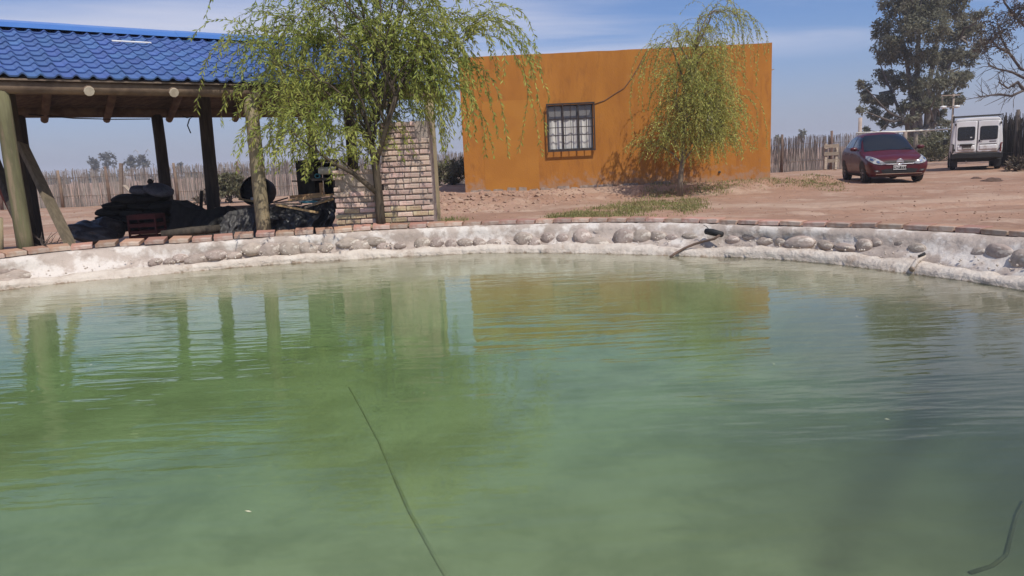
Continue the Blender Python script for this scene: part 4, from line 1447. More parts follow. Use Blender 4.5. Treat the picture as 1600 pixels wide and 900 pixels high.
def strand(mbt, mbl, p, v, length, L_, w, zmin, dens=.026, drop=1.0, r=.004):
    pts = [p.copy()]
    step = .045
    n = int(length / step)
    vel = v.normalized()
    wob = Vector((random.uniform(-1, 1), random.uniform(-1, 1), 0)) * .05
    acc_ = 0
    side = 1
    for k in range(n):
        vel = (vel + Vector((0, 0, -.13 * drop)) + wob * .3 + Vector((random.gauss(0, .05), random.gauss(0, .05), random.gauss(0, .03)))).normalized()
        p = p + vel * step
        if p.z < zmin:
            break
        pts.append(p.copy())
        acc_ += step
        while acc_ > dens:
            acc_ -= dens
            sd = rand_unit()
            sd = (sd - vel * sd.dot(vel)).normalized()
            d = (vel * .8 + sd * random.uniform(.5, .95) + Vector((0, 0, -.25))).normalized()
            leaf_pair(mbl, p + vel * random.uniform(-.02, .02), d, rand_unit(), L_ * random.uniform(.6, 1.15), w * random.uniform(.8, 1.2))
    if len(pts) > 2:
        q = pts[::2] + [pts[-1]]
        mbt.tube(q, [r * (1 - .7 * i / len(q)) for i in range(len(q))], 3, cap=False)

def limb_pts(a, b, bow, n=7, wig=.05):
    pts = []
    for k in range(n):
        t = k / (n - 1)
        p = a.lerp(b, t) + bow * math.sin(t * PI)
        if 0 < k < n - 1:
            p += Vector((random.gauss(0, wig), random.gauss(0, wig), random.gauss(0, wig)))
        pts.append(p)
    return pts

def pick(pts, t):
    f = t * (len(pts) - 1)
    i = min(int(f), len(pts) - 2)
    return pts[i].lerp(pts[i + 1], f - i), (pts[i + 1] - pts[i]).normalized()

def willow_big():
    random.seed(21)
    Y = 9.95
    B = at(596, 356, Y=Y)
    B.z = height(B.x, B.y) - .02
    root = thing('willow_tree', B, 'large weeping willow in front of the brick barbecue by the pool', 'tree')
    tr, tw, lf = MB(), MB(), MB()
    c1, c2 = at(592, 305, Y=Y), at(582, 232, Y=Y)
    trunk = [B, at(594, 330, Y=Y), c1, at(588, 268, Y=Y), c2, at(575, 205, Y=Y + .05)]
    tr.tube(trunk, [.07, .06, .057, .05, .045, .04], 10)
    st2 = [at(587, 262, Y=Y), at(593, 235, Y=Y - .03), at(604, 200, Y=Y - .1), at(618, 150, Y=Y - .2)]
    tr.tube(st2, [.035, .032, .03, .024], 8)
    low = [at(590, 303, Y=Y), at(572, 288, Y=Y - .1), at(550, 270, Y=Y - .2), at(522, 256, Y=Y - .3), at(490, 232, Y=Y - .35), at(455, 205, Y=Y - .4)]
    tr.tube(low, [.034, .03, .026, .022, .016, .01], 8)
    low2 = [at(590, 300, Y=Y), at(572, 284, Y=Y - .03), at(552, 268, Y=Y + .02), at(530, 248, Y=Y + .1)]
    tr.tube(low2, [.02, .018, .016, .01], 6)
    limbs = [low, low2]
    starts = [trunk[4], trunk[5], st2[2], st2[3], at(590, 190, Y=Y), at(600, 170, Y=Y - .1)]
    ends = [(405, 95, .2), (430, 30, .5), (470, -15, .0), (500, -40, .2), (545, -50, .7), (590, -60, .1), (640, -40, .3), (690, 5, .2), (735, 45, .1), (745, 70, .6),
            (700, 60, -.2), (620, 30, -.3), (520, 50, -.35), (450, 110, -.2), (660, 100, 1.2), (560, 40, 1.1), (470, 60, .9), (720, 120, .3), (650, 0, -.1)]
    for k, (x, y, dy) in enumerate(ends):
        s = starts[k % len(starts)]
        e = at(590 + (x - 590) * (.86 if x < 590 else .72), y, Y=Y + dy)
        L_ = (e - s).length
        pts = limb_pts(s, e, Vector((0, 0, .13 * L_)) + Vector((0, 0, 0)), 8, .03)
        tr.tube(pts, [.017 * (1 - .8 * i / 7) + .003 for i in range(8)], 6)
        limbs.append(pts)
    axis = Vector((B.x, B.y, 0))
    def out_dir(p):
        d = Vector((p.x - axis.x, p.y - axis.y, 0))
        return d.normalized() if d.length > .05 else rand_unit()
    cnt = 0
    for k in range(560):
        pts = limbs[k % len(limbs)]
        p, d = pick(pts, random.uniform(.25, 1.0) ** .8)
        p = p + Vector((random.gauss(0, .12), random.gauss(0, .12), random.gauss(0, .08)))
        if p.y < Y - .05:
            p.y += .45
        od = out_dir(p)
        if od.y < 0:
            od.y *= -.4
        v = (od * random.uniform(.0, .55) + rand_unit() * .7 + d * .5 + Vector((0, 0, random.uniform(0, .7)))).normalized()
        px_ = 800 + FPX * (p.x) / p.y
        ln = random.choice((.4, .6, .85, 1.1, 1.4)) * random.uniform(.8, 1.25)
        rad = math.hypot(p.x - axis.x, p.y - axis.y)
        if rad > 1.0:
            ln *= 1.2
        zmin = 1.36 - .42 * sstep(.4, 1.4, rad) * random.uniform(.2, 1) + random.uniform(0, .2)
        strand(tw, lf, p, v, ln, .088, .0098, zmin, dens=.0205)
    for k in range(190):
        pts = limbs[k % len(limbs)]
        p, d = pick(pts, random.uniform(.0, .45))
        p = p + Vector((random.gauss(0, .25), abs(random.gauss(0, .25)), random.gauss(.1, .12)))
        strand(tw, lf, p, rand_unit() + Vector((0, .3, .2)), random.uniform(.4, 1.0), .074, .0078, 1.22 + random.uniform(0, .25), dens=.02)
    for k in range(150):
        p, d = pick(low if k % 3 else limbs[2 + k % 2], random.uniform(.3, 1))
        p = p + Vector((random.gauss(0, .22), random.gauss(.1, .2), random.gauss(.22, .16)))
        strand(tw, lf, p, rand_unit() * .6 + Vector((-.2, .1, .3)), random.uniform(.5, 1.0), .088, .0098, .95 + random.uniform(0, .45), dens=.021)
    # the long outer streamers seen at both sides
    for (x, y, dy, vx, ln) in ((742, 60, .1, .9, 1.9), (738, 55, 0, .7, 1.5), (745, 62, .2, .5, 1.6), (735, 75, .1, .4, 1.7), (725, 90, .1, .3, 1.5), (400, 95, -.2, -.5, 1.4), (405, 100, -.2, -.2, 1.5), (410, 95, -.1, -.35, 1.2), (430, 30, .4, -.9, .9), (440, 28, .5, -.6, .8),
                               (470, 205, -.4, -.3, .9), (480, 215, -.4, -.1, .9), (440, 190, -.4, -.4, .8), (455, 200, -.4, -.2, 1.0), (740, 70, -.1, .25, 1.7), (745, 60, 0, 1.1, 2.2), (720, 55, .1, .6, 1.6), (715, 75, .1, .35, 1.4), (395, 110, -.2, -.1, 1.3), (420, 120, -.2, -.15, 1.5), (425, 150, -.2, -.2, 1.1)):
        for j in range(2):
            strand(tw, lf, at((x if x > 590 else x + 22) - (14 if x > 590 else 0) + random.uniform(-6, 6), y + random.uniform(-5, 5), Y=Y + dy), Vector((vx * .5, random.uniform(-.2, .2), .45)), ln * random.uniform(.8, 1.1), .085, .009, .98, dens=.022, drop=.8)
    tr.build('trunk', BARK, root, smooth=True)
    o = tw.build('twigs', BARK, root, fix=False); o['kind'] = 'stuff'
    o = lf.build('crown', WLEAF, root, fix=False); o['kind'] = 'stuff'
willow_big()

def willow_small():
    random.seed(5)
    Y = 20.4
    B = at(1063, 304, Y=Y)
    B.z = height(B.x, B.y) - .02
    root = thing('willow_tree', B, 'slender young weeping willow against the orange wall', 'tree')
    tr, tw, lf = MB(), MB(), MB()
    trunk = [B, at(1063, 280, Y=Y), at(1066, 255, Y=Y), at(1068, 200, Y=Y), at(1072, 140, Y=Y), at(1085, 80, Y=Y + .1), at(1100, 50, Y=Y + .1)]
    tr.tube(trunk, [.085, .075, .065, .05, .04, .03, .02], 8)
    limbs = []
    for (s, x, y, dy, bow) in ((3, 1045, 110, -.3, .3), (4, 1035, 70, .2, .45), (4, 1060, 45, -.3, .3), (5, 1095, 25, .1, .2), (5, 1125, 18, -.1, .35), (5, 1150, 25, .2, .55), (4, 1120, 70, -.5, .3), (3, 1130, 130, .4, .3),
                              (3, 1110, 160, -.6, .25), (2, 1040, 190, -.4, .2), (2, 1020, 225, .2, .15), (3, 1140, 170, -.2, .3), (4, 1085, 100, -.6, .2), (2, 1105, 205, .5, .2), (5, 1070, 60, .4, .3), (2, 1125, 200, -.3, .2), (3, 1080, 150, -.7, .2), (3, 1060, 160, .5, .2)):
        e = at(x, y, Y=Y + dy)
        pts = limb_pts(trunk[s], e, Vector((0, 0, bow)), 7, .04)
        tr.tube(pts, [.026 * (1 - .8 * i / 6) + .005 for i in range(7)], 5)
        limbs.append(pts)
    def go(p, v, ln, zmin, dens=.033):
        strand(tw, lf, p, v, ln, .092, .012, zmin, dens=dens, r=.0035)
    ax_ = Vector((trunk[2].x + .2, trunk[2].y, 0))
    for k in range(420):
        pts = limbs[k % len(limbs)]
        p, d = pick(pts, random.uniform(.3, 1.0))
        o_ = Vector((p.x - ax_.x, p.y - ax_.y, 0))
        o_ = o_.normalized() if o_.length > .05 else rand_unit()
        v = o_ * random.uniform(.1, .6) + rand_unit() * .5 + d * .4 + Vector((0, 0, random.uniform(0, .5)))
        hi = p.z > 3.6
        if hi and random.random() < .45:
            continue
        ln = random.uniform(.5, 1.3) if not hi else random.uniform(.6, 2.2)
        go(p, v, ln, .95 + random.uniform(0, .5), .036 if not hi else .045)
    # dense lower skirt
    for k in range(760):
        x = random.gauss(1088, 34)
        if not 1000 < x < 1178:
            continue
        q_ = random.random() ** .75
        x = 1092 + (x - 1088) * (.62 + .33 * q_)
        p = at(x, 42 + 173 * q_ + abs(x - 1090) * .3, Y=Y + random.gauss(0, .5))
        go(p, rand_unit() * .7 + Vector((0, 0, .1)) + (p - ax_).normalized() * .15, random.uniform(.5, 1.25), .72 + .3 * random.random() + .25 * sstep(30, 90, abs(x - 1075)), .032)
    # fine streamers arching off the top right and the sparse long ones
    for (x, y, vx, ln) in ((1148, 22, .9, 1.2), (1152, 24, 1.2, 1.6), (1140, 20, .6, 1.3), (1150, 25, 1.0, 2.2), (1130, 20, .8, 1.4), (1160, 32, .8, 1.3), (1120, 22, .3, 2.5), (1118, 25, .2, 2.2), (1100, 30, .1, 2.4), (1040, 70, -.8, 1.4), (1036, 75, -.9, 1.8), (1042, 75, -.5, 2.2), (1035, 80, -.4, 1.9), (1030, 95, -.6, 2.4),
                           (1150, 140, .8, 2.2), (1145, 175, 1.1, 1.6), (1150, 150, 1.2, 2.6), (1010, 215, -.8, .8), (1005, 220, -.9, .7), (1020, 230, -.6, .7), (1000, 225, -1.0, .6), (1146, 160, .5, 2)):
        go(at(x, y, Y=Y + random.uniform(-.3, .3)), Vector((vx, random.uniform(-.2, .2), .5)), ln, 1.1 + random.uniform(0, .3), .028)
    tr.build('trunk', BARKP, root, smooth=True)
    o = tw.build('twigs', BARK, root, fix=False); o['kind'] = 'stuff'
    o = lf.build('crown', WLEAF2, root, fix=False); o['kind'] = 'stuff'
willow_small()

def cluster(mb, c, r, n, L_, w, squash=.8, droop=.5, sprigs=8, tight=.22):
    """leaf sprays gathered round a branch end: a few random sprigs, leaves hanging from each"""
    for s in range(sprigs):
        q = rand_unit() * (random.random() ** .5) * r
        q.z *= squash
        for k in range(n // sprigs):
            p = c + q + Vector((random.gauss(0, r * tight), random.gauss(0, r * tight), random.gauss(0, r * tight * .9)))
            d = (rand_unit() + Vector((0, 0, -droop))).normalized()
            leaf_pair(mb, p, d, rand_unit(), L_ * random.uniform(.6, 1.3), w * random.uniform(.7, 1.3))

def eucalyptus():
    random.seed(11)
    Y = 62
    B = at(1440, 225, Y=Y)
    B.z = -.2
    root = thing('eucalyptus_tree', B, 'tall grey green eucalyptus rising behind the red car and boom barrier', 'tree')
    tr, lf = MB(), MB()
    P = lambda x, y, dy=0: at(x, y, Y=Y + dy)
    stems = []
    for xb, mid, top, r in ((1430, (1425, 150), (1405, 20), .55), (1438, (1432, 140), (1440, -60), .6), (1446, (1452, 130), (1475, 0), .5), (1452, (1462, 160), (1500, 60), .42), (1425, (1410, 185), (1375, 100), .38)):
        b = P(xb, 232); b.z = -.3
        pts = [b, P((xb + mid[0]) / 2, 190), P(*mid, random.uniform(-1, 1)), P((mid[0] + top[0]) / 2, (mid[1] + top[1]) / 2, random.uniform(-2, 2)), P(*top, random.uniform(-2, 2))]
        tr.tube(pts, [r * .8, r * .55, r * .4, r * .25, r * .1], 8)
        stems.append(pts)
    for x in (1424, 1456):
        b = P(x, 235); b.z = -.3
        tr.tube([b, P(1440, 200)], [.5, .6], 8)
    cl = [(1405, -40, 36), (1440, -60, 40), (1475, -45, 36), (1510, -10, 18), (1400, 5, 30), (1440, 0, 34), (1480, 5, 30), (1385, 45, 24), (1415, 45, 30), (1450, 45, 32), (1490, 50, 28), (1520, 45, 20), (1378, 85, 22), (1405, 85, 26), (1440, 90, 30), (1475, 90, 30), (1508, 85, 24),
          (1530, 70, 14), (1380, 120, 18), (1400, 125, 22), (1430, 130, 24), (1465, 130, 26), (1495, 125, 22), (1512, 118, 14), (1352, 138, 12), (1356, 155, 13), (1372, 160, 14), (1345, 172, 9), (1385, 155, 16), (1415, 165, 16), (1455, 160, 18), (1485, 155, 16),
          (1498, 155, 12), (1366, 180, 13), (1378, 192, 12), (1390, 180, 10), (1405, 190, 9), (1440, 165, 15), (1424, 182, 11), (1462, 188, 10), (1448, 150, 16), (1470, 178, 12), (1480, 190, 9), (1355, 203, 8), (1390, 70, 20), (1535, 20, 12), (1500, 25, 20), (1425, 15, 28), (1460, 15, 28), (1345, 130, 7)]
    for (x, y, rp_) in cl:
        c = P(x, y, random.uniform(-3.5, 3.5))
        r = rp_ * Y / FPX
        n = int(820 * (rp_ / 20) ** 1.7)
        cluster(lf, c, r * .88, n, .30, .055, sprigs=max(9, int(rp_ * 1.3)), tight=.13)
        s = min(stems, key=lambda st: min((st[k] - c).length for k in (2, 3, 4)))
        k = min((1, 2, 3, 4), key=lambda k: (s[k] - c).length if s[k].z < c.z + 1 else 99)
        tr.tube(limb_pts(s[k], c, Vector((0, 0, -.3)), 5, .15), [.12, .09, .07, .045, .02], 5)
    tr.build('trunk', BARKE, root, smooth=True)
    o = lf.build('crown', GLEAF, root, fix=False); o['kind'] = 'stuff'
eucalyptus()

def bare_tree():
    random.seed(3)
    Y = 36
    P = lambda x, y, dy=0: at(x, y, Y=Y + dy)
    B = P(1690, 225); B.z = 0
    root = thing('bare_tree', B, 'half bare tree with thin grey branches reaching in from the right edge', 'tree')
    tr, lf = MB(), MB()
    main = [B, P(1680, 150), P(1650, 90), P(1610, 100, .2)]
    tr.tube([B, P(1685, 150), P(1670, 80), P(1665, -40)], [.35, .3, .24, .12], 8)
    arms = [[P(1680, 150), P(1640, 142), P(1600, 141), P(1580, 150), P(1560, 147), P(1540, 150), P(1530, 151)],
            [P(1672, 110), P(1630, 118), P(1595, 108), P(1575, 80), P(1565, 60), P(1558, 35)],
            [P(1672, 100), P(1625, 130), P(1600, 122), P(1580, 112), P(1560, 108), P(1545, 102)],
            [P(1668, 60), P(1620, 60), P(1590, 30), P(1570, 5), P(1560, -30)],
            [P(1600, 141), P(1590, 128), P(1575, 138), P(1560, 128)],
            [P(1575, 80), P(1560, 75), P(1548, 60)], [P(1660, -20), P(1620, -30), P(1590, -50)], [P(1665, 20), P(1630, 20), P(1600, 10), P(1580, 40)]]
    for a in arms:
        r0 = .075
        tr.tube(a, [r0 * (1 - .8 * i / (len(a) - 1)) + .012 for i in range(len(a))], 6)
        for k in range(22):
            p, d = pick(a, random.uniform(.3, 1))
            q = p + (d * .7 + rand_unit() * .9).normalized() * random.uniform(.3, 1.0)
            m_ = p.lerp(q, .5) + rand_unit() * .08
            tr.tube([p, m_, q], [.018, .013, .006], 4, cap=False)
            q2 = m_ + (q - p).normalized() * .3 + rand_unit() * .3
            tr.tube([m_, q2], [.012, .005], 3, cap=False)
            if p.z > 5.2:
                cluster(lf, q, .32, 34, .16, .025, sprigs=4)
    tr.build('trunk', BARKD, root, smooth=True)
    o = lf.build('crown', DRYLF, root, fix=False); o['kind'] = 'stuff'
bare_tree()

def bush(c, rx, rz, n, label, m, L_=.16, w=.03, group=None, name='bush', stemn=5):
    root = thing(name, c, label, 'bush', group)
    st, lf = MB(), MB()
    for k in range(stemn):
        e = c + Vector((random.gauss(0, rx * .5), random.gauss(0, rx * .5), rz * random.uniform(.9, 1.7)))
        st.tube(limb_pts(c, e, Vector((0, 0, .1)), 5, .04), [.03, .025, .02, .012, .006], 5)
    for k in range(int(n / 40)):
        q = rand_unit() * random.random() ** .4
        p = c + Vector((q.x * rx, q.y * rx, rz * (1 + q.z * .95)))
        cluster(lf, p, rx * .28, 40, L_, w, sprigs=3, droop=-.6)
    st.build('stem', BARKD, root)
    o = lf.build('foliage', m, root, fix=False); o['kind'] = 'stuff'
random.seed(31)
def gp(px, py):
    return ground_at(px, py)
def gY(px, Y):
    p = at(px, 280, Y=Y)
    return Vector((p.x, p.y, height(p.x, p.y)))
bush(gY(357, 31), .68, .62, 2600, 'round olive bush before the cane fence, left of the black tub', SHRUB)
bush(gY(706, 31), .8, .5, 2200, 'dry olive bush between the grey post and the house corner', SHRUB)
bush(gY(318, 30), .6, .28, 500, 'low dry brown weed clump near the rear shelter posts', DRYLF)
bush(gY(1433, 45), 1.7, .85, 3200, 'broad green brown bush under the boom barrier', SHRUB, L_=.22, w=.04)
bush(gY(1408, 50), 1.2, .7, 1500, 'dark bush just right of the red car roof', SHRUB, L_=.22, w=.04)
bush(gY(1468, 47), 1.6, .95, 2800, 'tall bush between boom barrier and van', SHRUB, L_=.22, w=.04)
bush(gY(1586, 25.5), .45, .22, 500, 'low scrubby weeds at the foot of the brushwood fence', DRYLF)
# dry twiggy weed by the leaning brace
wd = thing('dry_weed', gp(70, 378), 'bare twiggy weed between the green post and the leaning brace', 'weed')
mb = MB()
for k in range(16):
    b = at(72 + random.uniform(-8, 14), 386, Y=9.6)
    e = at(72 + random.uniform(-28, 30), random.uniform(360, 376), Y=9.6 + random.uniform(-.2, .2))
    mb.tube([b, b.lerp(e, .5) + rand_unit() * .03, e], [.005, .004, .002], 4)
mb.build('stem', BARKD, wd)

# far tree line and single far trees beyond the fence
def far_trees():
    random.seed(8)
    lf = MB()
    for k in range(170):
        x = random.uniform(-150, 760)
        Y = 260
        p = at(x, 262, Y=Y)
        h = random.uniform(1.5, 4.2)
        p.z = h * .5
        cluster(lf, p, h * .6, 30, 1.5, .5, sprigs=5)
    o = lf.build('far_treeline', FARLF, fix=False)
    tag(o, kind='stuff', label='dim low line of far trees on the horizon beyond the cane fence', cat='trees')
    for (x, y, s, lab) in ((165, 240, 9, 'faint far tree left of the small wooden post'), (146, 247, 6, 'faintest low far tree furthest left above the fence'), (203, 243, 8, 'dark far tree right above the small wooden post'), (222, 244, 9, 'far tree below the pylon'), (281, 255, 4, 'tiny far tree beside the rear shelter post')):
        Y = 230
        t_ = at(x, y, Y=Y); b = Vector((t_.x, Y, -.2))
        root = thing('far_tree', b, lab, 'tree', 'far trees beyond the fence')
        MB().tube([b, Vector((t_.x, Y, t_.z))], [.25, .1], 6).build('trunk', BARKD, root)
        lf = MB()
        cz_ = (t_.z + 0) * .55
        for k in range(14):
            fq = random.uniform(.5, 1.0)
            cluster(lf, Vector((t_.x + random.gauss(0, s * .15 * (1.25 - fq)), Y + random.gauss(0, .8), fq * t_.z)), s * .13, 30, .8, .22, sprigs=4)
        o = lf.build('crown', FARLF, root, fix=False); o['kind'] = 'stuff'
    for (x, y, s, lab) in ((1253, 203, 5, 'small dark far tree above the fence near the house'), (1216, 210, 3.5, 'tiny far shrub at the right corner of the house')):
        Y = 150
        t_ = at(x, y, Y=Y); b = Vector((t_.x, Y, -.2))
        root = thing('far_tree', b, lab, 'tree', 'far trees beyond the fence')
        MB().tube([b, Vector((t_.x, Y, t_.z))], [.2, .1], 6).build('trunk', BARKD, root)
        lf = MB()
        for k in range(6):
            cluster(lf, Vector((t_.x + random.gauss(0, s * .06), Y, t_.z * random.uniform(.6, 1))), s * .1, 26, .6, .18, sprigs=4)
        o = lf.build('crown', GLEAF, root, fix=False); o['kind'] = 'stuff'
far_trees()
def pylon():
    Y = 480
    b = at(222, 262, Y=Y); b.z = 0
    t_ = at(222, 240, Y=Y)
    root = thing('pylon', b, 'faint far power pylon with V shaped arms on the horizon', 'pylon')
    mb = MB()
    k = Y / FPX
    for x0, x1, y0, y1 in ((216, 219, 262, 245), (228, 225, 262, 245), (219, 212, 245, 234), (225, 231, 245, 233), (219, 225, 245, 245), (212, 217, 234, 238), (231, 227, 233, 238), (216, 226, 258, 250), (228, 218, 258, 250), (212, 208, 234, 238), (231, 235, 233, 238)):
        mb.tube([at(x0, y0, Y=Y), at(x1, y1, Y=Y)], .16, 4)
    mb.build('lattice', STEEL, root)
pylon()

# grass by the small willow
def grass():
    random.seed(9)
    mb = MB()
    def patch(poly_px, n, hmin, hmax):
        for k in range(n):
            x, y = poly_px()
            p = ground_at(x, y)
            p = p + Vector((random.gauss(0, .12), random.gauss(0, .25), 0)); p.z = height(p.x, p.y)
            if p.z < -1 or p.y > 22.35 or nz(p.x, p.y, 31, 1.1) < -.22 + random.gauss(0, .15):
                continue
            d = Vector((random.gauss(0, .35), random.gauss(0, .35), 1)).normalized()
            h = random.uniform(hmin, hmax)
            s = rand_unit(); s.z = 0
            s = s.normalized() * random.uniform(.005, .011)
            mid = p + d * h * .55 + Vector((0, 0, h * .05))
            tip = p + d * h + Vector((random.gauss(0, .25 * h), random.gauss(0, .25 * h), -.1 * h))
            mb.add([p - s, p + s, mid + s * .7, tip, mid - s * .7], [(0, 1, 2, 4), (4, 2, 3)])
    def tri(x0, x1, ya, yb):
        def f():
            x = random.uniform(x0, x1)
            lo, hi = np.interp(x, [q[0] for q in ya], [q[1] for q in ya]), np.interp(x, [q[0] for q in yb], [q[1] for q in yb])
            return x, lo + (hi - lo) * random.random()
        return f
    patch(tri(865, 1097, [(865, 339), (920, 328), (980, 314), (1040, 306), (1097, 312)], [(865, 342), (960, 341), (1060, 336), (1097, 326)]), 7000, .03, .09)
    patch(tri(970, 1080, [(970, 318), (1080, 310)], [(970, 334), (1080, 328)]), 1700, .03, .11)
    patch(tri(1010, 1135, [(1010, 296), (1135, 288)], [(1010, 306), (1135, 300)]), 1500, .04, .15)
    patch(tri(1130, 1312, [(1130, 286), (1200, 280), (1300, 280)], [(1130, 292), (1200, 286), (1312, 299)]), 1500, .03, .09)
    patch(tri(1255, 1312, [(1255, 280), (1312, 284)], [(1255, 292), (1312, 300)]), 900, .03, .1)
    patch(tri(690, 722, [(690, 343), (722, 343)], [(690, 347), (722, 347)]), 250, .04, .1)
    o = mb.build('grass', GRASS, fix=False)
    tag(o, 'short green and straw coloured grass round the small willow', 'grass', kind='stuff')
grass()

# clods on the bank and small stones on the yard
def clods():
    random.seed(13)
    mb = MB()
    def one(p, s):
        vs = [p + Vector((random.uniform(.6, 1.1) * s * a, random.uniform(.6, 1.1) * s * b, random.uniform(.5, .9) * s * c)) for a, b, c in ((1, 0, 0), (0, 1, 0), (-1, 0, 0), (0, -1, 0), (0, 0, 1), (0, 0, -.5), (.6, .6, .5), (-.6, -.6, .5))]
        mb.add(vs, [(0, 6, 4), (6, 1, 4), (1, 2, 4), (2, 7, 4), (7, 3, 4), (3, 0, 4), (0, 6, 1), (2, 7, 3), (1, 0, 5), (2, 1, 5), (3, 2, 5), (0, 3, 5)])
    for k in range(420):
        x = 686 + 230 * random.random() ** 1.4
        p = ground_at(x, random.uniform(300 - (x - 690) * .02, 334 - max(0, x - 780) * .15))
        sz = random.choice((.03, .035, .045, .06, .08, .12)) * random.uniform(.6, 1.3)
        one(p - Vector((0, 0, sz * .2)), sz)
    for k in range(500):
        p = ground_at(random.uniform(690, 1600), random.uniform(287, 345))
        one(p, random.uniform(.008, .035))
    for k in range(200):
        p = ground_at(random.uniform(60, 360), random.uniform(305, 350))
        one(p, random.uniform(.015, .06))
    o = mb.build('clods', CLOD, fix=False)
    tag(o, 'loose reddish clods of earth on the bank before the house', 'earth', kind='stuff')
clods()
# clumps of dung on the drive
for x, y, s, lab in ((1551, 283, .30, 'larger dark dung clump on the drive behind the van'), (1524, 279, .16, 'smaller dark dung clump left of the larger one')):
    p = ground_at(x, y)
    o = link_mesh('dung_clump', blob(3, .5, int(x)), M('dung', (.09, .055, .04), (.13, .08, .06)), None, p, None, (s, s * .8, s * .28))
    tag(o, lab, 'clump')

# ------------------------------------------------------------------ pallet, barrier, pole
PY = 29.0
pal = thing('pallet', gY(1298, PY), 'slatted grey pallet standing against the cane fence', 'pallet')
for x0, x1 in ((1290.5, 1289), (1308, 1305)):
    a, b = at(x0, 225, Y=PY + .1), at(x1, 265, Y=PY - .2)
    MB().bar(b, a, .09, .10, Vector((0, -1, 0))).build('stile', OLDPL, pal)
for y in (228, 240, 251):
    MB().bar(at(1287.5, y + .8, Y=PY - .12), at(1311, y - .4, Y=PY - .12), .03, .13).build('slat', OLDPL, pal)
YBR = 39.0
bar_ = thing('boom_barrier', gY(1341, YBR), 'white boom barrier post with a long pale pole', 'barrier')
p0 = gY(1341, YBR)
MB().tube([p0, Vector((p0.x, p0.y, at(1340, 184, Y=YBR).z))], [.10, .09], 12).build('post', PLASTER, bar_, smooth=True)
MB().tube([at(1338, 208, Y=YBR - .2), at(1400, 206, Y=YBR - .2), at(1482, 201.5, Y=YBR - .2)], [.05, .045, .04], 8).build('boom_pole', PVC, bar_, smooth=True)
for i, (x, lab) in enumerate(((1346, 'squat weathered post next to the white barrier post'), (1411, 'weathered post under the middle of the boom pole'), (1428, 'weathered post under the boom pole nearest the eucalyptus'))):
    b = gY(x, YBR + 1.2)
    o = MB().tube([b, Vector((b.x, b.y, at(x, 206, Y=YBR + 1.2).z))], [.12, .11], 8).build('wooden_post', OLDPL, smooth=True, org=b)
    tag(o, lab, 'post', 'posts along the boom barrier')
YU = 43
up_ = thing('utility_pole', gY(1483, YU), 'slim utility pole with crossarm and two white street lamps left of the van', 'utility pole')
b = gY(1483, YU)
MB().tube([b, Vector((b.x, b.y, at(1484, 147, Y=YU).z))], [.07, .05], 10).build('pole', OLDPL, up_, smooth=True)
MB().bar(at(1471, 149.5, Y=YU - .12), at(1500, 148.2, Y=YU - .12), .05, .05).build('crossarm', OLDPL, up_)
MB().bar(at(1472, 150, Y=YU - .12), at(1472, 166, Y=YU - .12), .03, .03).build('drop_rod', OLDPL, up_)
MB().bar(at(1477, 167, Y=YU - .15), at(1493, 166.5, Y=YU - .15), .035, .035).build('lamp_arm', OLDPL, up_)
for x, y in ((1474, 167.5), (1495, 166.5)):
    p = at(x, y, Y=YU - .2)
    MB().loft([[p + Vector((-.16, .06 * math.cos(a), .05 * math.sin(a))) for a in np.linspace(0, 2 * PI, 9)[:-1]], [p + Vector((0, .12 * math.cos(a), .09 * math.sin(a))) for a in np.linspace(0, 2 * PI, 9)[:-1]], [p + Vector((.16, .06 * math.cos(a), .05 * math.sin(a))) for a in np.linspace(0, 2 * PI, 9)[:-1]]]).build('lamp', WHITEP, up_, smooth=True)

# ------------------------------------------------------------------ vehicles
def shell(name, st, m, root, level=2, crease_caps=False):
    """lofts a body from stations (x, list of half-section points (y, z)) mirrored"""
    rings = []
    for x, half in st:
        left = [Vector((x, y, z)) for y, z in half]
        right = [Vector((x, -y, z)) for y, z in half[::-1] if y > 1e-4]
        rings.append(left + right)
    o = MB().loft(rings).build(name, m, root, smooth=True)
    ss = o.modifiers.new('sub', 'SUBSURF')
    ss.levels = ss.render_levels = level
    bpy.context.view_layer.update()
    dg = bpy.context.evaluated_depsgraph_get()
    ev = o.evaluated_get(dg)
    bvh = BVHTree.FromPolygons([v.co.copy() for v in ev.data.vertices], [tuple(p.vertices) for p in ev.data.polygons])
    return o, bvh

def inside(poly, x, y):
    c = False
    j = len(poly) - 1
    for i in range(len(poly)):
        if (poly[i][1] > y) != (poly[j][1] > y) and x < (poly[j][0] - poly[i][0]) * (y - poly[i][1]) / (poly[j][1] - poly[i][1]) + poly[i][0]:
            c = not c
        j = i
    return c

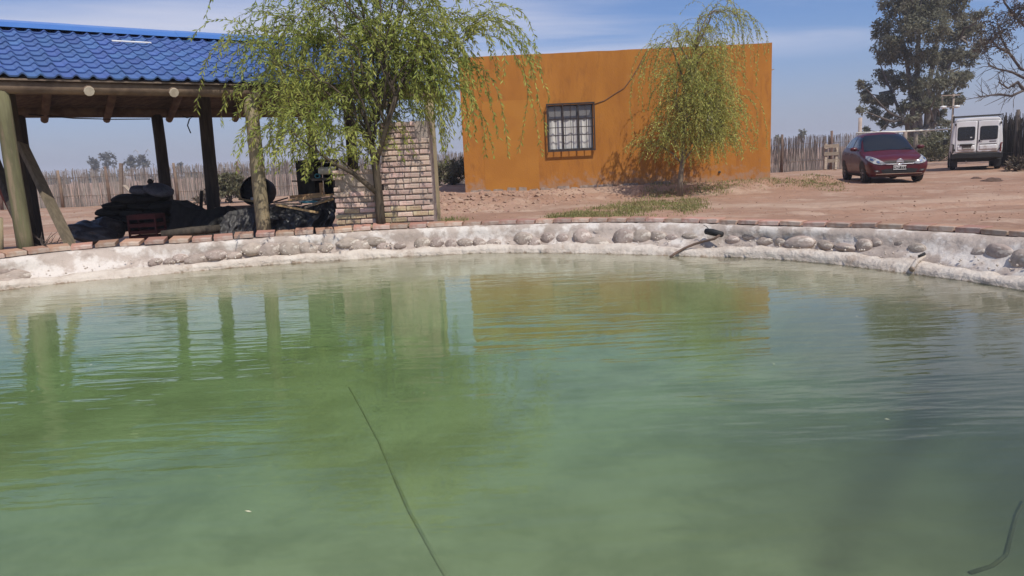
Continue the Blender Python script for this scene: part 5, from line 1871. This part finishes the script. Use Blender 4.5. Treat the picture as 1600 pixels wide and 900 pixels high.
def decal(name, bvh, axis, poly, m, root, off=.006, cell=.045, org=Vector((0, 0, 0)), thick=0.0, smooth=True):
    """a fitted panel: an outline drawn on the front/rear (y, z) or side (x, z) or top (x, y) view, laid onto the body"""
    dirs = {'front': Vector((-1, 0, 0)), 'rear': Vector((1, 0, 0)), 'left': Vector((0, -1, 0)), 'right': Vector((0, 1, 0))}
    d = dirs[axis]
    bm = bmesh.new()
    vs = [bm.verts.new((p[0], p[1], 0)) for p in poly]
    bm.faces.new(vs)
    xs = [p[0] for p in poly]; ys = [p[1] for p in poly]
    for k in range(1, int((max(xs) - min(xs)) / cell) + 1):
        bmesh.ops.bisect_plane(bm, geom=bm.verts[:] + bm.edges[:] + bm.faces[:], plane_co=(min(xs) + k * cell, 0, 0), plane_no=(1, 0, 0))
    for k in range(1, int((max(ys) - min(ys)) / cell) + 1):
        bmesh.ops.bisect_plane(bm, geom=bm.verts[:] + bm.edges[:] + bm.faces[:], plane_co=(0, min(ys) + k * cell, 0), plane_no=(0, 1, 0))
    last = None
    for v in bm.verts:
        a, b = v.co.x, v.co.y
        o_ = Vector((6, a, b)) if axis == 'front' else Vector((-6, a, b)) if axis == 'rear' else Vector((a, 6, b)) if axis == 'left' else Vector((a, -6, b))
        hit, nrm, idx, dist = bvh.ray_cast(o_, d)
        if hit is None:
            hit, nrm, idx, dist = bvh.find_nearest(o_ + d * 4.5)
        v.co = hit - d * off * .5 + (nrm if nrm.dot(d) < 0 else -nrm) * off * .7
    me = bpy.data.meshes.new(name)
    bm.to_mesh(me); bm.free()
    if smooth:
        me.polygons.foreach_set('use_smooth', [True] * len(me.polygons))
    o = link_mesh(name, me, m, root)
    if thick:
        so_ = o.modifiers.new('solid', 'SOLIDIFY'); so_.thickness = thick; so_.offset = 0
    return o

def wheel(root, x, y, r, w):
    s = 1 if y > 0 else -1
    def lathe(prof, n=28):
        rings = []
        for yy, rad in prof:
            rings.append([Vector((x + rad * math.cos(2 * PI * k / n), y + s * yy, r + rad * math.sin(2 * PI * k / n))) for k in range(n)])
        return MB().loft(rings)
    wh = lathe([(-w / 2, r * .7), (-w / 2, r * .93), (-w * .35, r), (w * .35, r), (w / 2, r * .93), (w / 2, r * .66), (w * .3, r * .64)]).build('wheel', BLACK, root, smooth=True)
    lathe([(w * .25, r * .66), (w * .42, r * .62), (w * .36, r * .3), (w * .45, r * .12)]).build('rim', ALLOY, wh, smooth=True)
    for k in range(6):
        a = 2 * PI * k / 6
        c = Vector((x, y + s * w * .43, r))
        d = Vector((math.cos(a), 0, math.sin(a)))
        MB().bar(c + d * r * .1, c + d * r * .6, .02, .05, Vector((0, 1, 0))).build('spoke', ALLOY, wh)
    return wh

def text_mesh(name, txt, size, m, root, loc, rot):
    cu = bpy.data.curves.new('t', 'FONT')
    cu.body = txt
    cu.size = size
    cu.align_x = 'CENTER'; cu.align_y = 'CENTER'
    cu.extrude = .002
    cu.resolution_u = 2
    to = bpy.data.objects.new('t', cu)
    COL.objects.link(to)
    bpy.context.view_layer.update()
    me = bpy.data.meshes.new_from_object(to.evaluated_get(bpy.context.evaluated_depsgraph_get()))
    bpy.data.objects.remove(to)
    me.materials.clear()
    return link_mesh(name, me, m, root, loc, rot)

def build_car():
    A = at(1357, 285, Y=22.0)
    phi = R(-13)
    h = Vector((math.sin(phi), -math.cos(phi), 0))          # the way the bonnet points
    lat = Vector((math.cos(phi), math.sin(phi), 0))
    c = Vector((A.x, A.y, 0)) + lat * .82 - h * 2.1
    # ground under the four wheels
    z = sum(height((c + h * a + lat * b).x, (c + h * a + lat * b).y) for a in (1.3, -1.3) for b in (-.7, .7)) / 4
    root = thing('car', (c.x, c.y, z), 'wine red hatchback parked on the dirt facing the pool', 'car', rz=math.atan2(h.y, h.x))
    # x forward, y left (towards picture right)
    def sec(zb, wb, zm, wm, zs, ws, zg, wg, zt, wt, zc):
        return [(0, zb), (wb * .8, zb), (wb, zb + .03), (wm, zm), (wm * .995, (zm + zs) / 2 + .05), (ws, zs), (wg, zg), ((wg + wt) / 2, (zg + zt) / 2 + .01), (wt, zt), (wt * .55, zc), (0, zc + .01)]
    st = [(2.13, sec(.30, .46, .42, .56, .52, .54, .56, .50, .58, .45, .59)),
          (2.09, sec(.22, .66, .42, .76, .58, .70, .64, .62, .67, .54, .69)),
          (1.88, sec(.16, .74, .45, .83, .68, .77, .73, .70, .76, .60, .79)),
          (1.45, sec(.15, .76, .48, .845, .75, .80, .80, .73, .83, .62, .855)),
          (1.08, sec(.15, .77, .50, .845, .82, .82, .855, .75, .885, .63, .91)),
          (.92, sec(.15, .77, .50, .845, .85, .83, .89, .77, .93, .66, .96)),
          (.50, sec(.15, .77, .50, .845, .89, .835, .96, .78, 1.19, .665, 1.245)),
          (.12, sec(.15, .77, .52, .845, .925, .835, 1.0, .79, 1.405, .62, 1.465)),
          (-.30, sec(.15, .77, .52, .845, .935, .835, 1.01, .79, 1.465, .60, 1.53)),
          (-.95, sec(.15, .77, .52, .845, .95, .835, 1.03, .785, 1.455, .60, 1.525)),
          (-1.45, sec(.15, .77, .52, .84, .965, .825, 1.04, .77, 1.36, .58, 1.43)),
          (-1.85, sec(.22, .75, .52, .82, .97, .79, 1.04, .73, 1.15, .58, 1.19)),
          (-2.08, sec(.26, .66, .52, .74, .90, .70, .95, .64, .98, .5, 1.0)),
          (-2.12, sec(.34, .5, .52, .58, .80, .55, .85, .5, .88, .42, .9))]
    body, bv = shell('body', st, CARRED, root)
    D = lambda name, axis, poly, m, off=.006, **k: decal(name, bv, axis, poly, m, root, off, **k)
    # glass
    D('windscreen', 'front', [(-.70, .935), (0, .965), (.70, .935), (.60, 1.36), (.50, 1.425), (0, 1.45), (-.50, 1.425), (-.60, 1.36)], CGLASS, .008, cell=.07)
    for s in ('left', 'right'):
        D('side_window', s, [(.62, 1.03), (.15, 1.36), (-.22, 1.40), (-.22, 1.04)], CGLASS, .008, cell=.07)
        D('side_window', s, [(-.30, 1.045), (-.30, 1.405), (-.95, 1.385), (-1.05, 1.07)], CGLASS, .008, cell=.07)
        D('side_window', s, [(-1.13, 1.08), (-1.03, 1.37), (-1.35, 1.27), (-1.48, 1.10)], CGLASS, .008, cell=.07)
        D('door_seam', s, [(.93, .30), (.93, .98), (.945, .98), (.945, .30)], BLACK, .004)
        D('door_seam', s, [(-.26, .28), (-.26, 1.02), (-.245, 1.02), (-.245, .28)], BLACK, .004)
        D('sill_strip', s, [(1.0, .22), (1.0, .27), (-1.0, .27), (-1.0, .22)], BLACK, .008)
        for xx in (-.10, -.95):
            D('door_handle', s, [(xx, .84), (xx, .87), (xx - .18, .875), (xx - .18, .845)], CARRED, .03, thick=.012)
        for xx in (1.28, -1.30):
            D('wheel_arch', s, [(xx + .37 * math.cos(a), .30 + .37 * math.sin(a)) for a in np.linspace(-.25, PI + .25, 18)], BLACK, .008, cell=.08)
    D('rear_window', 'rear', [(-.55, 1.10), (.55, 1.10), (.48, 1.36), (-.48, 1.36)], CGLASS, .008, cell=.07)
    # front face
    for s in (1, -1):
        f = lambda pts: [(s * a, b) for a, b in pts]
        D('headlight', 'front', f([(.36, .565), (.50, .545), (.68, .58), (.775, .66), (.79, .735), (.755, .80), (.70, .80), (.58, .715), (.44, .625)]), LAMPG, .014, cell=.03)
        D('headlight_reflector', 'front', f([(.53, .60), (.585, .595), (.62, .63), (.60, .665), (.55, .65)]), CHROME, .022, cell=.03)
        D('headlight_reflector', 'front', f([(.66, .66), (.71, .655), (.735, .70), (.71, .735), (.675, .715)]), CHROME, .022, cell=.03)
        D('fog_light', 'front', f([(.52, .335), (.66, .345), (.68, .40), (.54, .395)]), DGREY, .012, cell=.03)
        D('fog_lamp_lens', 'front', f([(.57, .35), (.63, .352), (.64, .385), (.58, .383)]), LAMPG, .02, cell=.03)
        D('tail_light', 'rear', f([(.55, .75), (.74, .78), (.70, .98), (.60, .98)]), TAILR, .012)
        m_ = thing if False else None
        mir = MB().loft([[Vector((.66 + .06 * math.cos(a) * k1, s * y, 1.02 + .065 * math.sin(a) * k1)) for a in np.linspace(0, 2 * PI, 11)[:-1]] for y, k1 in ((.85, .55), (.89, .95), (.96, 1.0), (1.03, .8), (1.055, .35))])
        mo = mir.build('wing_mirror', CARRED, root, smooth=True)
        MB().bar((.66, s * .80, .97), (.66, s * .88, 1.0), .05, .04).build('mirror_arm', BLACK, mo)
    D('grille', 'front', [(-.38, .575), (0, .565), (.38, .575), (.44, .625), (.36, .645), (0, .64), (-.36, .645), (-.44, .625)], DGREY, .010, cell=.04)
    D('grille_trim', 'front', [(-.40, .553), (0, .540), (.40, .553), (.40, .572), (0, .560), (-.40, .572)], CHROME, .016, cell=.04, thick=.008)
    D('bonnet_seam', 'front', [(-.60, .735), (-.36, .66), (0, .652), (.36, .66), (.60, .735), (.60, .742), (.36, .668), (0, .66), (-.36, .668), (-.60, .742)], BLACK, .004, cell=.05)
    D('lower_intake', 'front', [(-.44, .30), (.44, .30), (.50, .40), (.30, .43), (-.30, .43), (-.50, .40)], BLACK, .008, cell=.05)
    D('intake_trim', 'front', [(-.62, .275), (.62, .275), (.62, .29), (-.62, .29)], CHROME, .010, cell=.05)
    D('chin', 'front', [(-.60, .20), (.60, .20), (.62, .235), (-.62, .235)], DGREY, .006, cell=.05)
    # plate and badge
    hx = bv.ray_cast(Vector((6, 0, .45)), Vector((-1, 0, 0)))[0].x
    pl = MB().box((hx + .016, 0, .455), (.014, .36, .13)).build('number_plate', BLACK, root, bevel=.006)
    MB().box((hx + .0245, 0, .505), (.004, .345, .022)).build('plate_edge', WHITEP, pl)
    MB().box((hx + .0245, 0, .402), (.004, .345, .016)).build('plate_edge', WHITEP, pl)
    text_mesh('plate_letters', 'HZF 771', .094, WHITEP, pl, (hx + .025, 0, .455), Matrix(((0, 0, 1), (1, 0, 0), (0, 1, 0))))
    hx = bv.ray_cast(Vector((6, 0, .615)), Vector((-1, 0, 0)))[0].x
    ring_ = [Vector((hx + .022, .085 * math.cos(a), .615 + .085 * math.sin(a))) for a in np.linspace(0, 2 * PI, 25)]
    bd = MB().tube(ring_, .013, 8, cap=False).build('badge', CHROME, root, smooth=True)
    MB().box((hx + .024, 0, .615), (.018, .20, .034)).build('badge_bar', CHROME, bd, bevel=.005)
    MB().tube([Vector((hx + .004, 0, .615)), Vector((hx + .014, 0, .615))], .078, 20).build('badge_disc', CHROME, bd)
    # wipers
    for y0 in (-.45, .15):
        MB().bar((.95, y0, .965), (.86, y0 + .5, 1.02), .015, .012).build('wiper', BLACK, root)
    for x in (1.28, -1.30):
        for y in (.715, -.715):
            wheel(root, x, y, .305, .21)
build_car()

def build_van():
    A = at(1484, 262, Y=27.3)
    psi = R(29)
    h = Vector((math.sin(psi), math.cos(psi), 0))
    lat = Vector((math.cos(psi), -math.sin(psi), 0))       # towards picture right = the van's right side
    c = Vector((A.x, A.y, 0)) + lat * .80 + h * 1.0
    z = sum(height((c + h * a + lat * b).x, (c + h * a + lat * b).y) for a in (-.45, 1.9) for b in (-.7, .7)) / 4
    root = thing('van', (c.x, c.y, z), 'dirty white panel van seen from behind by the brushwood fence', 'van', rz=math.atan2(h.y, h.x))
    # x forward; the rear face at x = -1.0; y left is picture left
    def sec(zb, wb, wm, zs, ws, wt, zt, cr_=.1):
        return [(0, zb), (wb * .9, zb), (wb, zb + .02), (wm, zb + .12), (wm, (zb + zs) / 2), (ws, zs), ((ws + wt) / 2, (zs + zt) / 2), (wt, zt - cr_), (wt - .015, zt - cr_ * .45), (wt - cr_ * .5, zt - .012), (wt - cr_, zt), (0, zt + .03)]
    st = []
    for x, k in ((-1.03, .965), (-1.025, .985), (-.98, 1.0), (-.9, 1.0), (-.3, 1.0), (.45, 1.0), (.75, 1.0), (.80, .995)):
        st.append((x, sec(.50, .74 * k, .78 * k, 1.0, .785 * k, .70 * k, 1.82 * (.985 + .015 * k))))
    body, bv = shell('cargo_body', st, VANW, root, level=2)
    st2 = []
    for x, zt, wt, ws in ((.78, 1.45, .62, .77), (1.1, 1.44, .62, .77), (1.4, 1.36, .6, .77), (1.75, 1.05, .66, .77), (2.0, .98, .66, .76), (2.55, .86, .62, .74), (2.78, .7, .56, .66)):
        st2.append((x, sec(.30, .72, .77, .85 if zt > .9 else zt - .1, ws, wt, zt, .06)))
    cab, cbv = shell('cab', st2, VANW, root, level=2)
    D = lambda name, axis, poly, m, off=.006, **k: decal(name, bv, axis, poly, m, k.pop('parent', root), off, **k)
    # rear doors: y to the left of the van is picture left
    def rrect(y0, y1, z0, z1, r, top_in=0.0):
        pts = []
        for cy, cz_, a0 in ((y1 - r, z1 - r, 0), (y0 + r, z1 - r, PI / 2), (y0 + r, z0 + r, PI), (y1 - r, z0 + r, 1.5 * PI)):
            for k in range(4):
                a = a0 + PI / 2 * k / 3
                y = cy + r * math.cos(a)
                zz = cz_ + r * math.sin(a)
                pts.append((y, zz))
        return pts
    for s in (1, -1):
        y0, y1 = sorted((s * .02, s * .655))
        dr = D('rear_door', 'rear', rrect(y0, y1, .62, 1.72, .05), VANW, .012, thick=.01)
        w0, w1_ = sorted((s * .085, s * .60))
        D('seal', 'rear', rrect(w0 - .012, w1_ + .012, 1.048, 1.532, .06), DGREY, .020, parent=dr)
        D('rear_window', 'rear', rrect(w0, w1_, 1.06, 1.52, .055), CGLASS, .026, parent=dr)
        p0_, p1_ = sorted((s * .07, s * .60))
        D('pressed_rib', 'rear', rrect(p0_, p1_, .885, .925, .015), STEEL, .016, parent=dr, thick=.008)
        D('pressed_panel', 'rear', rrect(p0_, p1_, .70, .87, .03), VANW, .018, parent=dr, thick=.01)
        for zz in (.72, 1.62):
            D('hinge', 'rear', rrect(min(s * .665, s * .70), max(s * .665, s * .70), zz - .04, zz + .04, .01), DGREY, .03, parent=dr, thick=.012)
        # lamp clusters
        l0, l1 = sorted((s * .70, s * .785))
        D('tail_light', 'rear', rrect(l0, l1, .62, .93, .02), TAILR if s < 0 else DGREY, .022, thick=.015)
    D('gutter_seam', 'rear', [(-.66, 1.735), (.66, 1.735), (.66, 1.746), (-.66, 1.746)], DGREY, .006)
    D('centre_seam', 'rear', [(-.008, .62), (.008, .62), (.008, 1.72), (-.008, 1.72)], DGREY, .008)
    # handle, lock plate, plate recess
    D('door_handle', 'rear', rrect(-.09, -.045, .99, 1.06, .01), BLACK, .03, thick=.012)
    D('door_handle', 'rear', rrect(-.18, -.04, 1.035, 1.055, .008), BLACK, .034, thick=.012)
    D('plate_lamp_bar', 'rear', rrect(.14, .52, .86, .93, .015), DGREY, .03, thick=.02)
    D('plate_recess', 'rear', rrect(.17, .46, .74, .86, .02), M('plate_dirt', (.16, .14, .12), (.09, .08, .07), scale=14), .026)
    D('number_plate', 'rear', rrect(.19, .44, .72, .775, .006), M('dusty_plate', (.55, .52, .47), (.40, .37, .33), scale=14), .032, thick=.006)
    D('model_badge', 'rear', rrect(-.58, -.37, .975, 1.005, .008), DGREY, .02, thick=.004)
    D('sticker', 'rear', rrect(.16, .22, 1.13, 1.17, .005), WHITEP, .032)
    for s in ('left', 'right'):
        D('side_moulding', s, [(-.85, .60), (.75, .60), (.75, .66), (-.85, .66)], DGREY, .012)
        D('wheel_arch', s, [(-.45 + .36 * math.cos(a), .36 + .33 * math.sin(a)) for a in np.linspace(0, PI, 16)], BLACK, .008, cell=.08)
        decal('cab_window', cbv, s, [(.92, .98), (1.0, 1.34), (1.3, 1.3), (1.62, 1.0)], CGLASS, root, .01)
        decal('wheel_arch', cbv, s, [(1.95 + .34 * math.cos(a), .34 + .33 * math.sin(a)) for a in np.linspace(0, PI, 16)], BLACK, root, .008, cell=.08)
    decal('windscreen', cbv, 'front', [(-.62, 1.06), (.62, 1.06), (.52, 1.36), (-.52, 1.36)], CGLASS, root, .01)
    # bumper, rear underside, roof rack
    rings = []
    for y in np.linspace(-.80, .80, 9):
        x_ = -1.08 + .07 * abs(y / .8) ** 3
        rings.append([Vector((x_ + a, y, zz)) for a, zz in ((0, .42), (.0, .58), (.03, .615), (.16, .615), (.16, .40), (.03, .395))])
    MB().loft(rings).build('rear_bumper', BLACK, root, smooth=False, bevel=.008)
    MB().box((.4, 0, .33), (2.4, 1.2, .10)).build('underside', BLACK, root)
    MB().tube([Vector((-.95, .30, .30)), Vector((-1.02, .30, .29))], .03, 8).build('exhaust', STEEL, root)
    for x in (-.92, -.2, .5):
        MB().bar((x, -.74, 1.91), (x, .74, 1.91), .03, .03).build('roof_rack_bar', DGREY, root)
        for s in (1, -1):
            MB().bar((x, s * .735, 1.70), (x, s * .735, 1.894), .025, .025).build('rack_leg', DGREY, root)
    for s in (1, -1):
        MB().bar((-.905, s * .745, 1.93), (.52, s * .745, 1.93), .022, .022).build('roof_rack_rail', DGREY, root)
    for s in (1, -1):
        MB().box((1.55, s * .92, 1.02), (.10, .16, .2)).build('wing_mirror', BLACK, root, bevel=.02)
    for x in (-.45, 1.95):
        for y in (.70, -.70):
            wheel(root, x, y, .29, .18)
    for y in (.66, -.66):
        MB().box((-.80, y, .22), (.012, .2, .24)).build('mud_flap', BLACK, root)
build_van()

# ------------------------------------------------------------------ haze
HZM = bpy.data.materials.new('haze')
HZM.use_nodes = True
t = HZM.node_tree
t.nodes.clear()
pv = t.nodes.new('ShaderNodeVolumePrincipled')
pv.inputs['Color'].default_value = (0.9, 0.92, 1.0, 1)
pv.inputs['Density'].default_value = 0.0009
mo_ = t.nodes.new('ShaderNodeOutputMaterial')
t.links.new(pv.outputs[0], mo_.inputs['Volume'])
o = MB().box((0, 0, 12.5), (3200, 3200, 30)).build('haze', HZM)
o['kind'] = 'stuff'
